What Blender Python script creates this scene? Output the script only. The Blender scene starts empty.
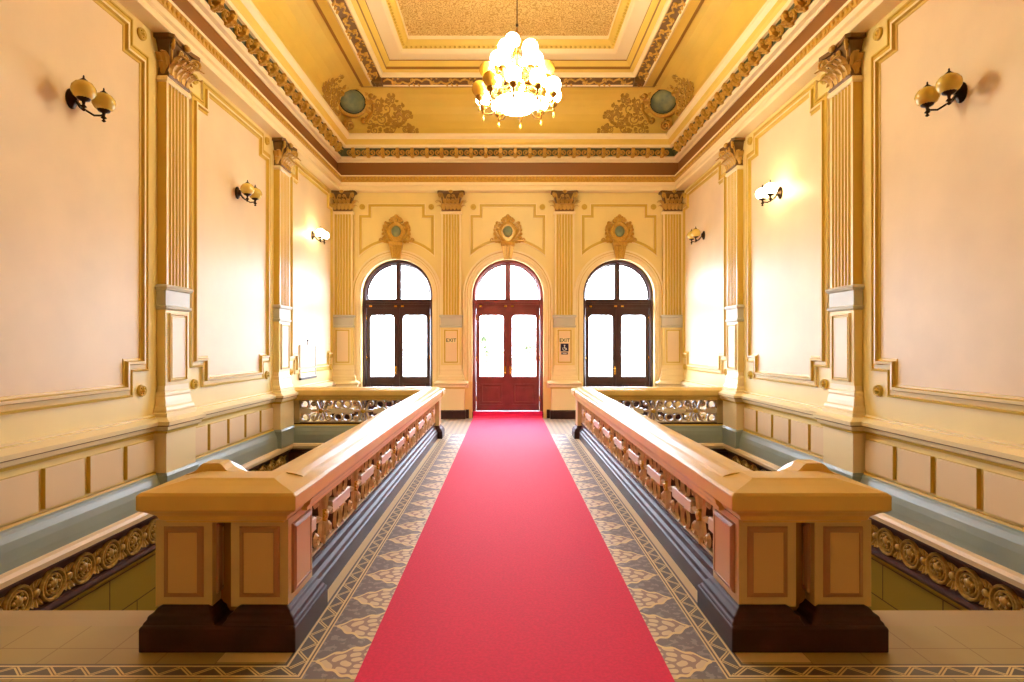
import bpy, bmesh, math, random
from mathutils import Vector, Matrix
random.seed(7)
PI = math.pi
SC = bpy.context.scene
COL = SC.collection
sin, cos, sqrt = math.sin, math.cos, math.sqrt

# ------------------------------------------------------------------ dimensions
W = 3.80            # half width of the hall (field plane of the side walls)
YB = 12.45          # back wall face
YF = -2.6           # wall behind the camera
WELL_IN, WELL_N, WELL_F = 1.45, 3.43, 9.75   # stair wells: inner x, near y, far y
PIL_Y = (6.35, 9.42)
BAYS = ((0.51, 3.00), (3.57, 6.065), (6.635, 9.135), (9.705, 12.40))

# ------------------------------------------------------------------ materials
def lin(c):
    return tuple((x / 12.92 if x <= 0.04045 else ((x + 0.055) / 1.055) ** 2.4) for x in c)

def mat(name, rgb, rough=0.5, metal=0.0, noise=None, bump=None, coat=0.0, sheen=0.0, spec=0.5):
    m = bpy.data.materials.new(name)
    m.use_nodes = True
    nt = m.node_tree
    b = nt.nodes['Principled BSDF']
    c = lin(rgb)
    b.inputs['Base Color'].default_value = (*c, 1)
    b.inputs['Roughness'].default_value = rough
    b.inputs['Metallic'].default_value = metal
    b.inputs['Specular IOR Level'].default_value = spec
    if coat:
        b.inputs['Coat Weight'].default_value = coat
        b.inputs['Coat Roughness'].default_value = 0.1
    if sheen:
        b.inputs['Sheen Weight'].default_value = sheen
    tc = nt.nodes.new('ShaderNodeTexCoord')
    if noise:
        sc, amt = noise[0], noise[1]
        col2 = noise[2] if len(noise) > 2 else tuple(x * (1 - amt) for x in rgb)
        n = nt.nodes.new('ShaderNodeTexNoise')
        n.inputs['Scale'].default_value = sc
        n.inputs['Detail'].default_value = 5
        nt.links.new(tc.outputs['Object'], n.inputs['Vector'])
        r = nt.nodes.new('ShaderNodeValToRGB')
        r.color_ramp.elements[0].position = 0.35
        r.color_ramp.elements[1].position = 0.65
        r.color_ramp.elements[0].color = (*lin(col2), 1)
        r.color_ramp.elements[1].color = (*c, 1)
        nt.links.new(n.outputs['Fac'], r.inputs['Fac'])
        nt.links.new(r.outputs['Color'], b.inputs['Base Color'])
    if bump:
        n = nt.nodes.new('ShaderNodeTexNoise')
        n.inputs['Scale'].default_value = bump[0]
        n.inputs['Detail'].default_value = 4
        nt.links.new(tc.outputs['Object'], n.inputs['Vector'])
        bp = nt.nodes.new('ShaderNodeBump')
        bp.inputs['Strength'].default_value = bump[1]
        bp.inputs['Distance'].default_value = 0.01
        nt.links.new(n.outputs['Fac'], bp.inputs['Height'])
        nt.links.new(bp.outputs['Normal'], b.inputs['Normal'])
    return m

def emit(name, rgb, strength, base=None):
    m = mat(name, base or rgb, 0.25)
    b = m.node_tree.nodes['Principled BSDF']
    b.inputs['Emission Color'].default_value = (*lin(rgb), 1)
    b.inputs['Emission Strength'].default_value = strength
    return m

class X:
    """small expression builder over shader math nodes"""
    def __init__(s, t, k): s.t = t; s.k = k
    def _n(s, op, b=None, c=None):
        n = s.t.nodes.new('ShaderNodeMath'); n.operation = op
        for i, v in enumerate((s, b, c)):
            if v is None: continue
            if isinstance(v, X): s.t.links.new(v.k, n.inputs[i])
            else: n.inputs[i].default_value = v
        return X(s.t, n.outputs[0])
    def __add__(s, o): return s._n('ADD', o)
    def __sub__(s, o): return s._n('SUBTRACT', o)
    def __mul__(s, o): return s._n('MULTIPLY', o)
    def __truediv__(s, o): return s._n('DIVIDE', o)
    def __lt__(s, o): return s._n('LESS_THAN', o)
    def __gt__(s, o): return s._n('GREATER_THAN', o)
    def abs(s): return s._n('ABSOLUTE')
    def fract(s): return s._n('FRACT')
    def sin(s): return s._n('SINE')
    def max(s, o): return s._n('MAXIMUM', o)
    def min(s, o): return s._n('MINIMUM', o)
    def pow(s, o): return s._n('POWER', o)
    def atan2(s, o): return s._n('ARCTAN2', o)
    def sqrt(s): return s._n('SQRT')
    def between(s, a, b): return (s > a) * (s < b)
    def neg(s): return s * -1.0 + 1.0

def mixc(t, fac, a, b):
    n = t.nodes.new('ShaderNodeMix'); n.data_type = 'RGBA'
    t.links.new(fac.k, n.inputs[0])
    for v, i in ((a, 6), (b, 7)):
        if isinstance(v, tuple): n.inputs[i].default_value = (*lin(v), 1)
        else: t.links.new(v, n.inputs[i])
    return n.outputs[2]

def floor_material():
    m = bpy.data.materials.new('encaustic_tile_floor'); m.use_nodes = True
    t = m.node_tree; b = t.nodes['Principled BSDF']
    tc = t.nodes.new('ShaderNodeTexCoord'); sp = t.nodes.new('ShaderNodeSeparateXYZ')
    t.links.new(tc.outputs['Object'], sp.inputs[0])
    x = X(t, sp.outputs[0]); y = X(t, sp.outputs[1]); ax = x.abs()
    nz = t.nodes.new('ShaderNodeTexNoise'); nz.inputs['Scale'].default_value = 26; nz.inputs['Detail'].default_value = 3
    t.links.new(tc.outputs['Object'], nz.inputs['Vector']); nf = X(t, nz.outputs['Fac'])
    nz2 = t.nodes.new('ShaderNodeTexNoise'); nz2.inputs['Scale'].default_value = 2.5
    t.links.new(tc.outputs['Object'], nz2.inputs['Vector']); nf2 = X(t, nz2.outputs['Fac'])
    # plain tan tiles, 0.3 m, thin joints
    jx = ((x / 0.30).fract() - 0.5).abs() > 0.488
    jy = ((y / 0.30).fract() - 0.5).abs() > 0.488
    tan0 = mixc(t, nf2, (0.60, 0.53, 0.33), (0.69, 0.62, 0.42))
    tan = mixc(t, jx.max(jy), tan0, (0.52, 0.42, 0.24))
    # palmette field beside the carpet
    P = 0.36
    px = ax - 0.74
    py = ((y / P + 0.5).fract() - 0.5) * P
    apy = py.abs()
    th = py.atan2(px + 0.06)
    rr = ((px + 0.06) * (px + 0.06) + py * py).sqrt()
    u = (px / 0.262).max(0.0).min(1.0)
    hw = (u.neg().pow(0.66)) * 0.176 + ((u * 19.0 + 0.4).sin()) * 0.010
    d = hw - apy
    inside = d > 0.0
    outl = d.between(0.0, 0.022)
    vein = (((th * 11.0).sin() + (rr * 62.0 + apy * 30.0).sin() * 1.1).abs()) > 0.70
    core = mixc(t, vein, (0.60, 0.52, 0.54), (0.88, 0.83, 0.76))
    fleck = (nf + ((x * 60.0).sin() * (y * 60.0).sin()) * 0.12) > 0.56
    fieldc = mixc(t, fleck, (0.40, 0.40, 0.49), (0.55, 0.55, 0.63))
    pal = mixc(t, inside, fieldc, core)
    pal = mixc(t, outl, pal, (0.93, 0.87, 0.72))
    # far part by the doors: small diaper tiles
    chk = ((x + y) * 5.0).fract() > 0.5
    chk2 = ((x - y) * 5.0).fract() > 0.5
    chkf = (chk - chk2).abs()
    far = mixc(t, chkf, (0.52, 0.46, 0.42), (0.70, 0.62, 0.50))
    # the border band
    m1 = ax - 1.02; m2 = y - 2.726
    inR = (m1 > 0.0) * (m2 > 0.0)
    mm = m1.min(m2)
    bw = 0.128
    band = inR * (mm < bw)
    side = m1 < m2
    tt = y * side + ax * side.neg()
    mp = (mm - 0.03) / 0.072
    tri = ((tt / 0.165).fract() * 2.0 - 1.0).abs()
    dz = (tri - mp).abs()
    zig = (dz < 0.19) * mm.between(0.03, 0.102)
    zigd = dz < 0.05
    lines = mm.between(0.0, 0.009).max(mm.between(0.018, 0.030)).max(mm.between(0.102, 0.114))
    bc = mixc(t, nf, (0.22, 0.20, 0.24), (0.36, 0.33, 0.36))
    bc = mixc(t, zig, bc, (0.90, 0.82, 0.62))
    bc = mixc(t, zig * zigd, bc, (0.42, 0.30, 0.22))
    bc = mixc(t, lines, bc, (0.92, 0.85, 0.68))
    # nosing of the stair edge
    nos = (y > 3.24) * (ax > 1.5) * (y < 3.5)
    tan2 = mixc(t, nos, tan, (0.66, 0.57, 0.42))
    strip = (ax > 1.0) * (ax < 1.5) * (y > 2.87) * (y < 10.25)
    tan2 = mixc(t, strip, tan2, (0.88, 0.80, 0.64))
    notR = inR * (mm < 0.128)
    pal = mixc(t, (mm > 0.0) * inR, pal, tan2)
    col = mixc(t, (ax < 1.02) * (y > 2.726), tan2, pal)
    col = mixc(t, band, col, bc)
    col = mixc(t, (m2 < 0.0), col, tan)
    col = mixc(t, (y > 10.25), col, far)
    t.links.new(col, b.inputs['Base Color'])
    b.inputs['Roughness'].default_value = 0.46
    b.inputs['Specular IOR Level'].default_value = 1.0
    b.inputs['Coat Weight'].default_value = 0.6
    b.inputs['Coat Roughness'].default_value = 0.42
    return m

def block_material():
    m = bpy.data.materials.new('ochre_block_plaster'); m.use_nodes = True
    t = m.node_tree; b = t.nodes['Principled BSDF']
    tc = t.nodes.new('ShaderNodeTexCoord'); sp = t.nodes.new('ShaderNodeSeparateXYZ')
    t.links.new(tc.outputs['Object'], sp.inputs[0])
    x = X(t, sp.outputs[0]); y = X(t, sp.outputs[1]); z = X(t, sp.outputs[2])
    row = ((z + 10.0) / 0.36); par = (row * 0.5).fract() > 0.5
    jz = (row.fract() - 0.5).abs() > 0.482
    s = (x + y + 10.0) / 0.8 + par * 0.5
    js = (s.fract() - 0.5).abs() > 0.491
    c = mixc(t, jz.max(js), (0.64, 0.54, 0.19), (0.36, 0.25, 0.10))
    c = mixc(t, (z > -0.62), c, (0.82, 0.69, 0.25))
    t.links.new(c, b.inputs['Base Color']); b.inputs['Roughness'].default_value = 0.5
    return m

def ceiling_panel_material():
    m = bpy.data.materials.new('gilt_stippled_plaster'); m.use_nodes = True
    t = m.node_tree; b = t.nodes['Principled BSDF']
    tc = t.nodes.new('ShaderNodeTexCoord')
    v = t.nodes.new('ShaderNodeTexVoronoi'); v.inputs['Scale'].default_value = 13
    n = t.nodes.new('ShaderNodeTexNoise'); n.inputs['Scale'].default_value = 9; n.inputs['Detail'].default_value = 2
    t.links.new(tc.outputs['Object'], n.inputs['Vector'])
    t.links.new(tc.outputs['Object'], v.inputs['Vector'])
    f = (X(t, v.outputs['Distance']) * 16.0 + X(t, n.outputs['Fac']) * 12.0).sin() > 0.1
    c = mixc(t, f, (0.88, 0.76, 0.48), (0.74, 0.58, 0.27))
    t.links.new(c, b.inputs['Base Color']); b.inputs['Roughness'].default_value = 0.5
    bp = t.nodes.new('ShaderNodeBump'); bp.inputs['Strength'].default_value = 0.4; bp.inputs['Distance'].default_value = 0.02
    t.links.new(f.k, bp.inputs['Height']); t.links.new(bp.outputs['Normal'], b.inputs['Normal'])
    return m

def glass_material():
    m = bpy.data.materials.new('window_glass'); m.use_nodes = True
    t = m.node_tree; t.nodes.clear()
    o = t.nodes.new('ShaderNodeOutputMaterial'); mx = t.nodes.new('ShaderNodeMixShader')
    tr = t.nodes.new('ShaderNodeBsdfTransparent'); gl = t.nodes.new('ShaderNodeBsdfGlossy')
    tr.inputs[0].default_value = (0.96, 0.98, 0.97, 1)
    gl.inputs['Roughness'].default_value = 0.02
    fr = t.nodes.new('ShaderNodeFresnel'); fr.inputs[0].default_value = 1.45
    t.links.new(fr.outputs[0], mx.inputs[0]); t.links.new(tr.outputs[0], mx.inputs[1])
    t.links.new(gl.outputs[0], mx.inputs[2]); t.links.new(mx.outputs[0], o.inputs[0])
    return m

MT = dict(
    plaster=mat('peach_plaster', (0.93, 0.84, 0.71), 0.44, noise=(1.6, 0.04), bump=(30, 0.05)),
    field=mat('cream_yellow_plaster', (0.94, 0.855, 0.58), 0.42, noise=(1.2, 0.04)),
    cream=mat('cream_paint', (0.95, 0.88, 0.71), 0.4),
    ochre=mat('ochre_paint', (0.82, 0.69, 0.28), 0.4),
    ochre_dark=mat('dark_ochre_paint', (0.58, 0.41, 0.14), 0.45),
    gold=mat('gilded_ochre', (0.82, 0.66, 0.28), 0.36, metal=0.15, noise=(30, 0.3, (0.74, 0.56, 0.22))),
    bronze=mat('bronzed_ground', (0.44, 0.31, 0.13), 0.45),
    capgold=mat('antique_gold', (0.78, 0.62, 0.29), 0.34, metal=0.15),
    roundgold=mat('worn_gilt', (0.80, 0.66, 0.36), 0.33, metal=0.25, noise=(30, 0.4, (0.66, 0.52, 0.26))),
    grey=mat('blue_grey_paint', (0.60, 0.65, 0.64), 0.35, noise=(2.0, 0.06)),
    greyband=mat('grey_band_paint', (0.77, 0.76, 0.72), 0.4),
    red=mat('red_brown_frieze_paint', (0.52, 0.33, 0.12), 0.5),
    green=mat('green_soffit_paint', (0.29, 0.29, 0.14), 0.5),
    cove=mat('golden_yellow_plaster', (0.91, 0.79, 0.38), 0.45, noise=(1.0, 0.05)),
    pinkcream=mat('pinkish_cream_stone', (0.93, 0.83, 0.69), 0.4),
    plinth=mat('dark_brown_stone', (0.25, 0.125, 0.14), 0.46, noise=(6, 0.3), spec=0.3),
    maroon=mat('maroon_moulding_paint', (0.33, 0.20, 0.17), 0.35),
    block=block_material(),
    floor=floor_material(),
    panelceil=ceiling_panel_material(),
    carpet=mat('red_carpet_pile', (0.93, 0.15, 0.42), 0.75, noise=(60, 0.06), bump=(220, 0.2), sheen=0.2, spec=0.15),
    rail=mat('varnished_ochre_stone', (0.90, 0.77, 0.45), 0.36, noise=(3, 0.05)),
    pier=mat('buff_stone_paint', (0.83, 0.74, 0.55), 0.35, noise=(4, 0.04)),
    inset=mat('tan_inset_paint', (0.83, 0.70, 0.51), 0.4),
    insetline=mat('rose_brown_line_paint', (0.66, 0.50, 0.37), 0.4),
    scroll=mat('rose_bronze_scrollwork', (0.90, 0.82, 0.68), 0.33, noise=(9, 0.2, (0.82, 0.71, 0.53))),
    bar=mat('pale_rose_stone', (0.90, 0.84, 0.75), 0.35),
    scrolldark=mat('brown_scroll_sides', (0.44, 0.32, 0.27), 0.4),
    boss=mat('gold_boss', (0.84, 0.68, 0.28), 0.3, metal=0.3),
    mahogany=mat('mahogany_wood', (0.52, 0.22, 0.23), 0.32, noise=(5, 0.12), coat=0.2),
    darkwood=mat('dark_brown_wood', (0.25, 0.11, 0.14), 0.32, noise=(5, 0.12), coat=0.2),
    brass=mat('polished_brass', (0.85, 0.65, 0.30), 0.25, metal=1.0),
    darkmetal=mat('dark_bronze_metal', (0.20, 0.13, 0.08), 0.28, metal=0.8),
    lampmetal=mat('antique_brass_metal', (0.62, 0.45, 0.20), 0.3, metal=0.9),
    shade=mat('amber_alabaster_glass', (0.88, 0.76, 0.36), 0.18, coat=0.5),
    shade_lit=emit('lit_amber_glass', (1.0, 0.94, 0.72), 26.0),
    globe_lit=emit('lit_opal_glass', (1.0, 0.95, 0.80), 56.0),
    globe_off=mat('unlit_amber_globe_glass', (0.93, 0.74, 0.28), 0.2, coat=0.4),
    teal=mat('blue_green_enamel', (0.38, 0.45, 0.38), 0.5, noise=(5, 0.3, (0.55, 0.58, 0.42))),
    vine=mat('dull_gold_relief', (0.70, 0.55, 0.22), 0.4),
    rimdark=mat('dark_green_enamel', (0.20, 0.23, 0.16), 0.25),
    glass=glass_material(),
    white=mat('white_paper', (0.93, 0.93, 0.92), 0.5),
    signgreen=mat('dark_green_lettering', (0.12, 0.27, 0.13), 0.5),
    signblue=mat('navy_blue_plate', (0.08, 0.10, 0.26), 0.4),
    stone=mat('grey_stone_steps', (0.62, 0.56, 0.46), 0.5, noise=(8, 0.15)),
    outside=mat('pale_paving', (0.72, 0.70, 0.66), 0.8),
    leaf=mat('glare_paled_leaf', (0.60, 0.64, 0.52), 0.7, noise=(3, 0.2)),  # leaf green paled in the colour to stand in for outdoor overexposure
    bark=mat('tree_bark', (0.35, 0.28, 0.22), 0.9),
)

# ------------------------------------------------------------------ mesh builder
class MB:
    def __init__(s): s.v = []; s.f = []; s.m = []; s.s = []
    def add(s, vs, fs, m=0, smooth=False):
        o = len(s.v); s.v += [tuple(v) for v in vs]
        for i, f in enumerate(fs):
            s.f.append(tuple(o + k for k in f))
            s.m.append(m[i] if isinstance(m, (list, tuple)) else m); s.s.append(smooth)
    def box(s, x0, x1, y0, y1, z0, z1, m=0):
        vs = [(x, y, z) for z in (z0, z1) for y in (y0, y1) for x in (x0, x1)]
        s.add(vs, [(0, 2, 3, 1), (4, 5, 7, 6), (0, 1, 5, 4), (2, 6, 7, 3), (0, 4, 6, 2), (1, 3, 7, 5)], m)
    def loft(s, x0, x1, y0, y1, rings, m=0):
        """stacked rectangles: rings of (z, inset)"""
        vs = []
        for z, i in rings:
            vs += [(x0 + i, y0 + i, z), (x1 - i, y0 + i, z), (x1 - i, y1 - i, z), (x0 + i, y1 - i, z)]
        fs = [(3, 2, 1, 0)]
        for k in range(len(rings) - 1):
            a = 4 * k
            for j in range(4): fs.append((a + j, a + (j + 1) % 4, a + 4 + (j + 1) % 4, a + 4 + j))
        e = 4 * (len(rings) - 1)
        fs.append((e, e + 1, e + 2, e + 3))
        s.add(vs, fs, m)
    def sweep(s, path, prof, fn, closed=False, cprof=False, m=0, smooth=False, scale=None):
        """profile (offset to the left of the path, height) swept along a flat path with mitres"""
        n = len(path); P = [Vector(p) for p in path]; np_ = len(prof)
        def nrm(a, b):
            d = (b - a); L = d.length or 1e-9
            return Vector((-d.y / L, d.x / L))
        vs = []
        for i in range(n):
            if closed or 0 < i < n - 1:
                n1 = nrm(P[i - 1], P[i]); n2 = nrm(P[i], P[(i + 1) % n])
                k = 1 + n1.dot(n2)
                mv = (n1 + n2) / max(k, 0.25)
            elif i == 0: mv = nrm(P[0], P[1])
            else: mv = nrm(P[-2], P[-1])
            q = scale(i / (n - 1)) if scale else 1.0
            for off, h in prof:
                p = P[i] + mv * off * q
                vs.append(fn(p.x, p.y, h * q if scale else h))
        fs = []; ms = []
        for i in range(n if closed else n - 1):
            a = i * np_; b = ((i + 1) % n) * np_
            for k in range(np_ if cprof else np_ - 1):
                k2 = (k + 1) % np_
                fs.append((a + k, a + k2, b + k2, b + k))
                ms.append(m[k % len(m)] if isinstance(m, (list, tuple)) else m)
        if not closed:
            fs.append(tuple(range(np_))); ms.append(m[0] if isinstance(m, (list, tuple)) else m)
            fs.append(tuple((n - 1) * np_ + k for k in reversed(range(np_)))); ms.append(ms[-1])
        s.add(vs, fs, ms, smooth)
    def prism(s, poly, fn, c0, c1, m=0, mside=None):
        n = len(poly)
        vs = [fn(a, b, c0) for a, b in poly] + [fn(a, b, c1) for a, b in poly]
        fs = [tuple(range(n)), tuple(range(2 * n - 1, n - 1, -1))] + [(i, (i + 1) % n, n + (i + 1) % n, n + i) for i in range(n)]
        ms = [m, m] + [m if mside is None else mside] * n
        s.add(vs, fs, ms)
    def lathe(s, prof, c=(0, 0, 0), n=14, m=0, rot=None, sx=1.0, sy=1.0):
        vs = []
        R = rot or Matrix.Identity(3)
        for r, z in prof:
            for k in range(n):
                a = 2 * PI * k / n
                vs.append(Vector(c) + R @ Vector((r * cos(a) * sx, r * sin(a) * sy, z)))
        fs = []
        for i in range(len(prof) - 1):
            for k in range(n): fs.append((i * n + k, i * n + (k + 1) % n, (i + 1) * n + (k + 1) % n, (i + 1) * n + k))
        fs.append(tuple(reversed(range(n)))); fs.append(tuple((len(prof) - 1) * n + k for k in range(n)))
        s.add(vs, fs, m, True)
    def ball(s, c, r, n=12, m=0, sx=1.0, sy=1.0, sz=1.0):
        k = max(4, n // 2)
        prof = [(max(1e-4, r * sin(PI * i / k)), -r * cos(PI * i / k) * sz) for i in range(k + 1)]
        s.lathe(prof, c, n, m, sx=sx, sy=sy)
    def tube(s, pts, r, n=8, m=0):
        P = [Vector(p) for p in pts]; N = len(P); vs = []
        up = Vector((0.13, 0.31, 0.94))
        for i in range(N):
            t = (P[min(i + 1, N - 1)] - P[max(i - 1, 0)])
            t = t.normalized() if t.length > 1e-9 else Vector((0, 0, 1))
            a = t.cross(up); a = a.normalized() if a.length > 1e-3 else t.cross(Vector((1, 0, 0))).normalized()
            b = t.cross(a)
            rr = r(i / (N - 1)) if callable(r) else r
            for k in range(n):
                q = 2 * PI * k / n
                vs.append(P[i] + (a * cos(q) + b * sin(q)) * rr)
        fs = []
        for i in range(N - 1):
            for k in range(n): fs.append((i * n + k, i * n + (k + 1) % n, (i + 1) * n + (k + 1) % n, (i + 1) * n + k))
        fs.append(tuple(reversed(range(n)))); fs.append(tuple((N - 1) * n + k for k in range(n)))
        s.add(vs, fs, m, True)
    def leaf(s, base, out, upv, length, width, curl=1.0, m=0, n=6, lobes=3):
        """acanthus leaf: rises along upv, bends to out and curls over at the tip"""
        B = Vector(base); O = Vector(out).normalized(); U = Vector(upv).normalized(); S = O.cross(U).normalized()
        vs = []
        for i in range(n + 1):
            t = i / n
            a = t * t * 2.4 * curl
            c = B + U * (length * sin(min(a, 2.6) * 0.62 + t * 0.0) / 1.0 * (1.0) if False else length * (t - 0.32 * t ** 3 * curl)) + O * (length * 0.48 * curl * t ** 2.2)
            if t > 0.8: c -= U * length * 0.5 * curl * (t - 0.8)
            w = width * 0.5 * (0.72 + 0.28 * sin(t * PI)) * (1 - max(0, t - 0.75) * 2.2) * (1 + 0.22 * abs(sin(t * PI * lobes)))
            ridge = O * width * 0.16
            vs += [c - S * w - ridge * 0.6, c - S * w * 0.5, c + ridge, c + S * w * 0.5, c + S * w - ridge * 0.6]
        fs = []
        for i in range(n):
            for k in range(4): fs.append((i * 5 + k, i * 5 + k + 1, i * 5 + k + 6, i * 5 + k + 5))
        s.add(vs, fs, m, False)
    def build(s, name, mats, parent=None, loc=None, bevel=0.0, solid=0.0):
        me = bpy.data.meshes.new(name)
        me.from_pydata([tuple(v) for v in s.v], [], s.f)
        ms = mats if isinstance(mats, (list, tuple)) else [mats]
        for k in ms: me.materials.append(MT[k] if isinstance(k, str) else k)
        for p, mi, sm in zip(me.polygons, s.m, s.s):
            p.material_index = min(mi, len(ms) - 1); p.use_smooth = sm
        bm = bmesh.new(); bm.from_mesh(me)
        bmesh.ops.recalc_face_normals(bm, faces=bm.faces)
        bm.to_mesh(me); bm.free()
        o = bpy.data.objects.new(name, me); COL.objects.link(o)
        if parent: o.parent = parent
        if loc: o.location = loc
        if bevel:
            b = o.modifiers.new('edge', 'BEVEL'); b.width = bevel; b.segments = 2; b.limit_method = 'ANGLE'; b.angle_limit = 0.6
        if solid:
            b = o.modifiers.new('thick', 'SOLIDIFY'); b.thickness = solid
        return o

def tag(o, label=None, cat=None, group=None, kind=None):
    if label: o['label'] = label
    if cat: o['category'] = cat
    if group: o['group'] = group
    if kind: o['kind'] = kind
    return o

def empty(name, loc, rz=0.0):
    o = bpy.data.objects.new(name, None); COL.objects.link(o)
    o.location = loc; o.rotation_euler = (0, 0, rz); o.empty_display_size = 0.1
    return o

def copy_tree(o, parent=None):
    c = o.copy(); COL.objects.link(c)
    if parent: c.parent = parent
    for ch in list(o.children): copy_tree(ch, c)
    return c

def spiral(cx, cy, r0, r1, a0, a1, n=18):
    return [(cx + (r0 + (r1 - r0) * i / n) * cos(a0 + (a1 - a0) * i / n), cy + (r0 + (r1 - r0) * i / n) * sin(a0 + (a1 - a0) * i / n)) for i in range(n + 1)]

# maps from (along, height, out) to the room
def map_left(s, z, d): return (-W + d, s, z)
def map_right(s, z, d): return (W - d, s, z)
def map_back(s, z, d): return (s, YB - d, z)
def map_xy(x, y, z): return (x, y, z)
def loc_map(s, z, d): return (s, -d, z)      # local frame of a wall-mounted thing: -y points into the room

RELIEF = lambda w, d: [(-w / 2, 0), (-w / 2, 0.5 * d), (-w * 0.22, d), (w * 0.22, d), (w / 2, 0.5 * d), (w / 2, 0)]

# ------------------------------------------------------------------ the setting
def notched(s0, s1, z0, z1, n, m=None):
    m = m or n
    return [(s0 + n, z0), (s1 - n, z0), (s1 - n, z0 + m), (s1, z0 + m), (s1, z1 - m), (s1 - n, z1 - m), (s1 - n, z1), (s0 + n, z1),
            (s0 + n, z1 - m), (s0, z1 - m), (s0, z0 + m), (s0 + n, z0 + m)]

def inset_path(path, d):
    n = len(path); P = [Vector(p) for p in path]; out = []
    for i in range(n):
        a = (P[i] - P[i - 1]).normalized(); b = (P[(i + 1) % n] - P[i]).normalized()
        n1 = Vector((-a.y, a.x)); n2 = Vector((-b.y, b.x))
        out.append(P[i] + (n1 + n2) / max(1 + n1.dot(n2), 0.25) * d)
    return [tuple(p) for p in out]

FRAME = [(0, 0), (0, 0.030), (0.018, 0.034), (0.024, 0.020), (0.070, 0.020), (0.078, 0.048), (0.104, 0.052), (0.112, 0.022), (0.135, 0.018), (0.14, 0)]
FRAME_M = [1, 0, 0, 0, 0, 1, 0, 0, 0]
def rosette_mesh(r=0.062):
    b = MB()
    R = Matrix.Rotation(PI / 2, 3, 'X')
    b.lathe([(r, 0), (r, 0.02), (r * 0.86, 0.034), (r * 0.7, 0.022), (r * 0.62, 0.018), (r * 0.34, 0.024), (r * 0.3, 0.04), (r * 0.12, 0.05), (0.001, 0.05)], (0, 0, 0), 16, 0, R)
    for k in range(6):
        a = k * PI / 3
        b.ball((r * 0.5 * cos(a), -0.024, r * 0.5 * sin(a)), r * 0.17, 6, 0)
    return b
ROS = rosette_mesh()
_ros = None
def rosette(parent, loc, rz):
    global _ros
    if _ros is None:
        _ros = ROS.build('rosette', 'ochre'); o = _ros
    else:
        o = _ros.copy(); COL.objects.link(o)
    o.parent = parent; o.location = loc; o.rotation_euler = (0, 0, rz)

def side_wall(sgn):
    name = 'wall_left' if sgn < 0 else 'wall_right'
    fn = map_left if sgn < 0 else map_right
    rz = PI / 2 if sgn < 0 else -PI / 2
    b = MB()
    xs = sorted((sgn * W, sgn * (W + 0.25)))
    b.box(xs[0], xs[1], YF - 0.2, YB + 0.35, -0.10, 7.5, 0)
    b.box(xs[0], xs[1], YF - 0.2, YB + 0.35, -3.3, -0.10, 1)
    w = b.build(name, ['field', 'block'])
    tag(w, 'long %s-hand hall wall with peach panels, gold trim and a panelled dado' % ('left' if sgn < 0 else 'right'), 'wall', kind='structure')
    for k, (a, c) in enumerate(BAYS):
        if k == 0: continue
        s0, s1 = a + 0.12, c - 0.12
        p = notched(s0, s1, 1.08, 4.86, 0.25, 0.25)
        q = MB(); q.prism(inset_path(p, 0.12), lambda s, z, d: fn(s, z, d), 0.0, 0.012)
        q.build('plaster_panel', 'plaster', w)
        q = MB(); q.sweep(p, FRAME, fn, True, m=FRAME_M)
        q.build('panel_moulding', ['ochre', 'cream'], w)
        for s in (s0 + 0.09, s1 - 0.09):
            for z in (1.13, 4.80):
                rosette(w, fn(s, z, 0.0), rz)
        # dado panels
        pitch = (c - a) / 5.0
        for i in range(5):
            y0 = a + pitch * i + 0.035; y1 = a + pitch * (i + 1) - 0.035
            q = MB(); q.prism([(y0, 0.275), (y1, 0.275), (y1, 0.60), (y0, 0.60)], fn, 0.0, 0.035, 0, 1)
            q.build('dado_panel', ['pinkcream', 'ochre'], w)
    # dado rail, between the pilasters
    rail = [(0, 0.655), (0.030, 0.66), (0.034, 0.685), (0.062, 0.70), (0.066, 0.735), (0.098, 0.75), (0.104, 0.79), (0.086, 0.80), (0.06, 0.815), (0.03, 0.83), (0.028, 0.845), (0, 0.86)]
    rm = [1, 1, 0, 0, 2, 0, 0, 0, 0, 1, 0]
    for a, c in ((YF, 6.06), (6.64, 9.13), (9.71, YB)):
        q = MB(); q.sweep([(a, 0), (c, 0)] if sgn > 0 else [(a, 0), (c, 0)], [(h, d) for d, h in rail], lambda s, h, d: fn(s, h, d), m=rm)
        q.build('dado_rail', ['cream', 'ochre', 'ochre_dark'], w)
    return w
side_wall(-1); side_wall(1)

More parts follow.
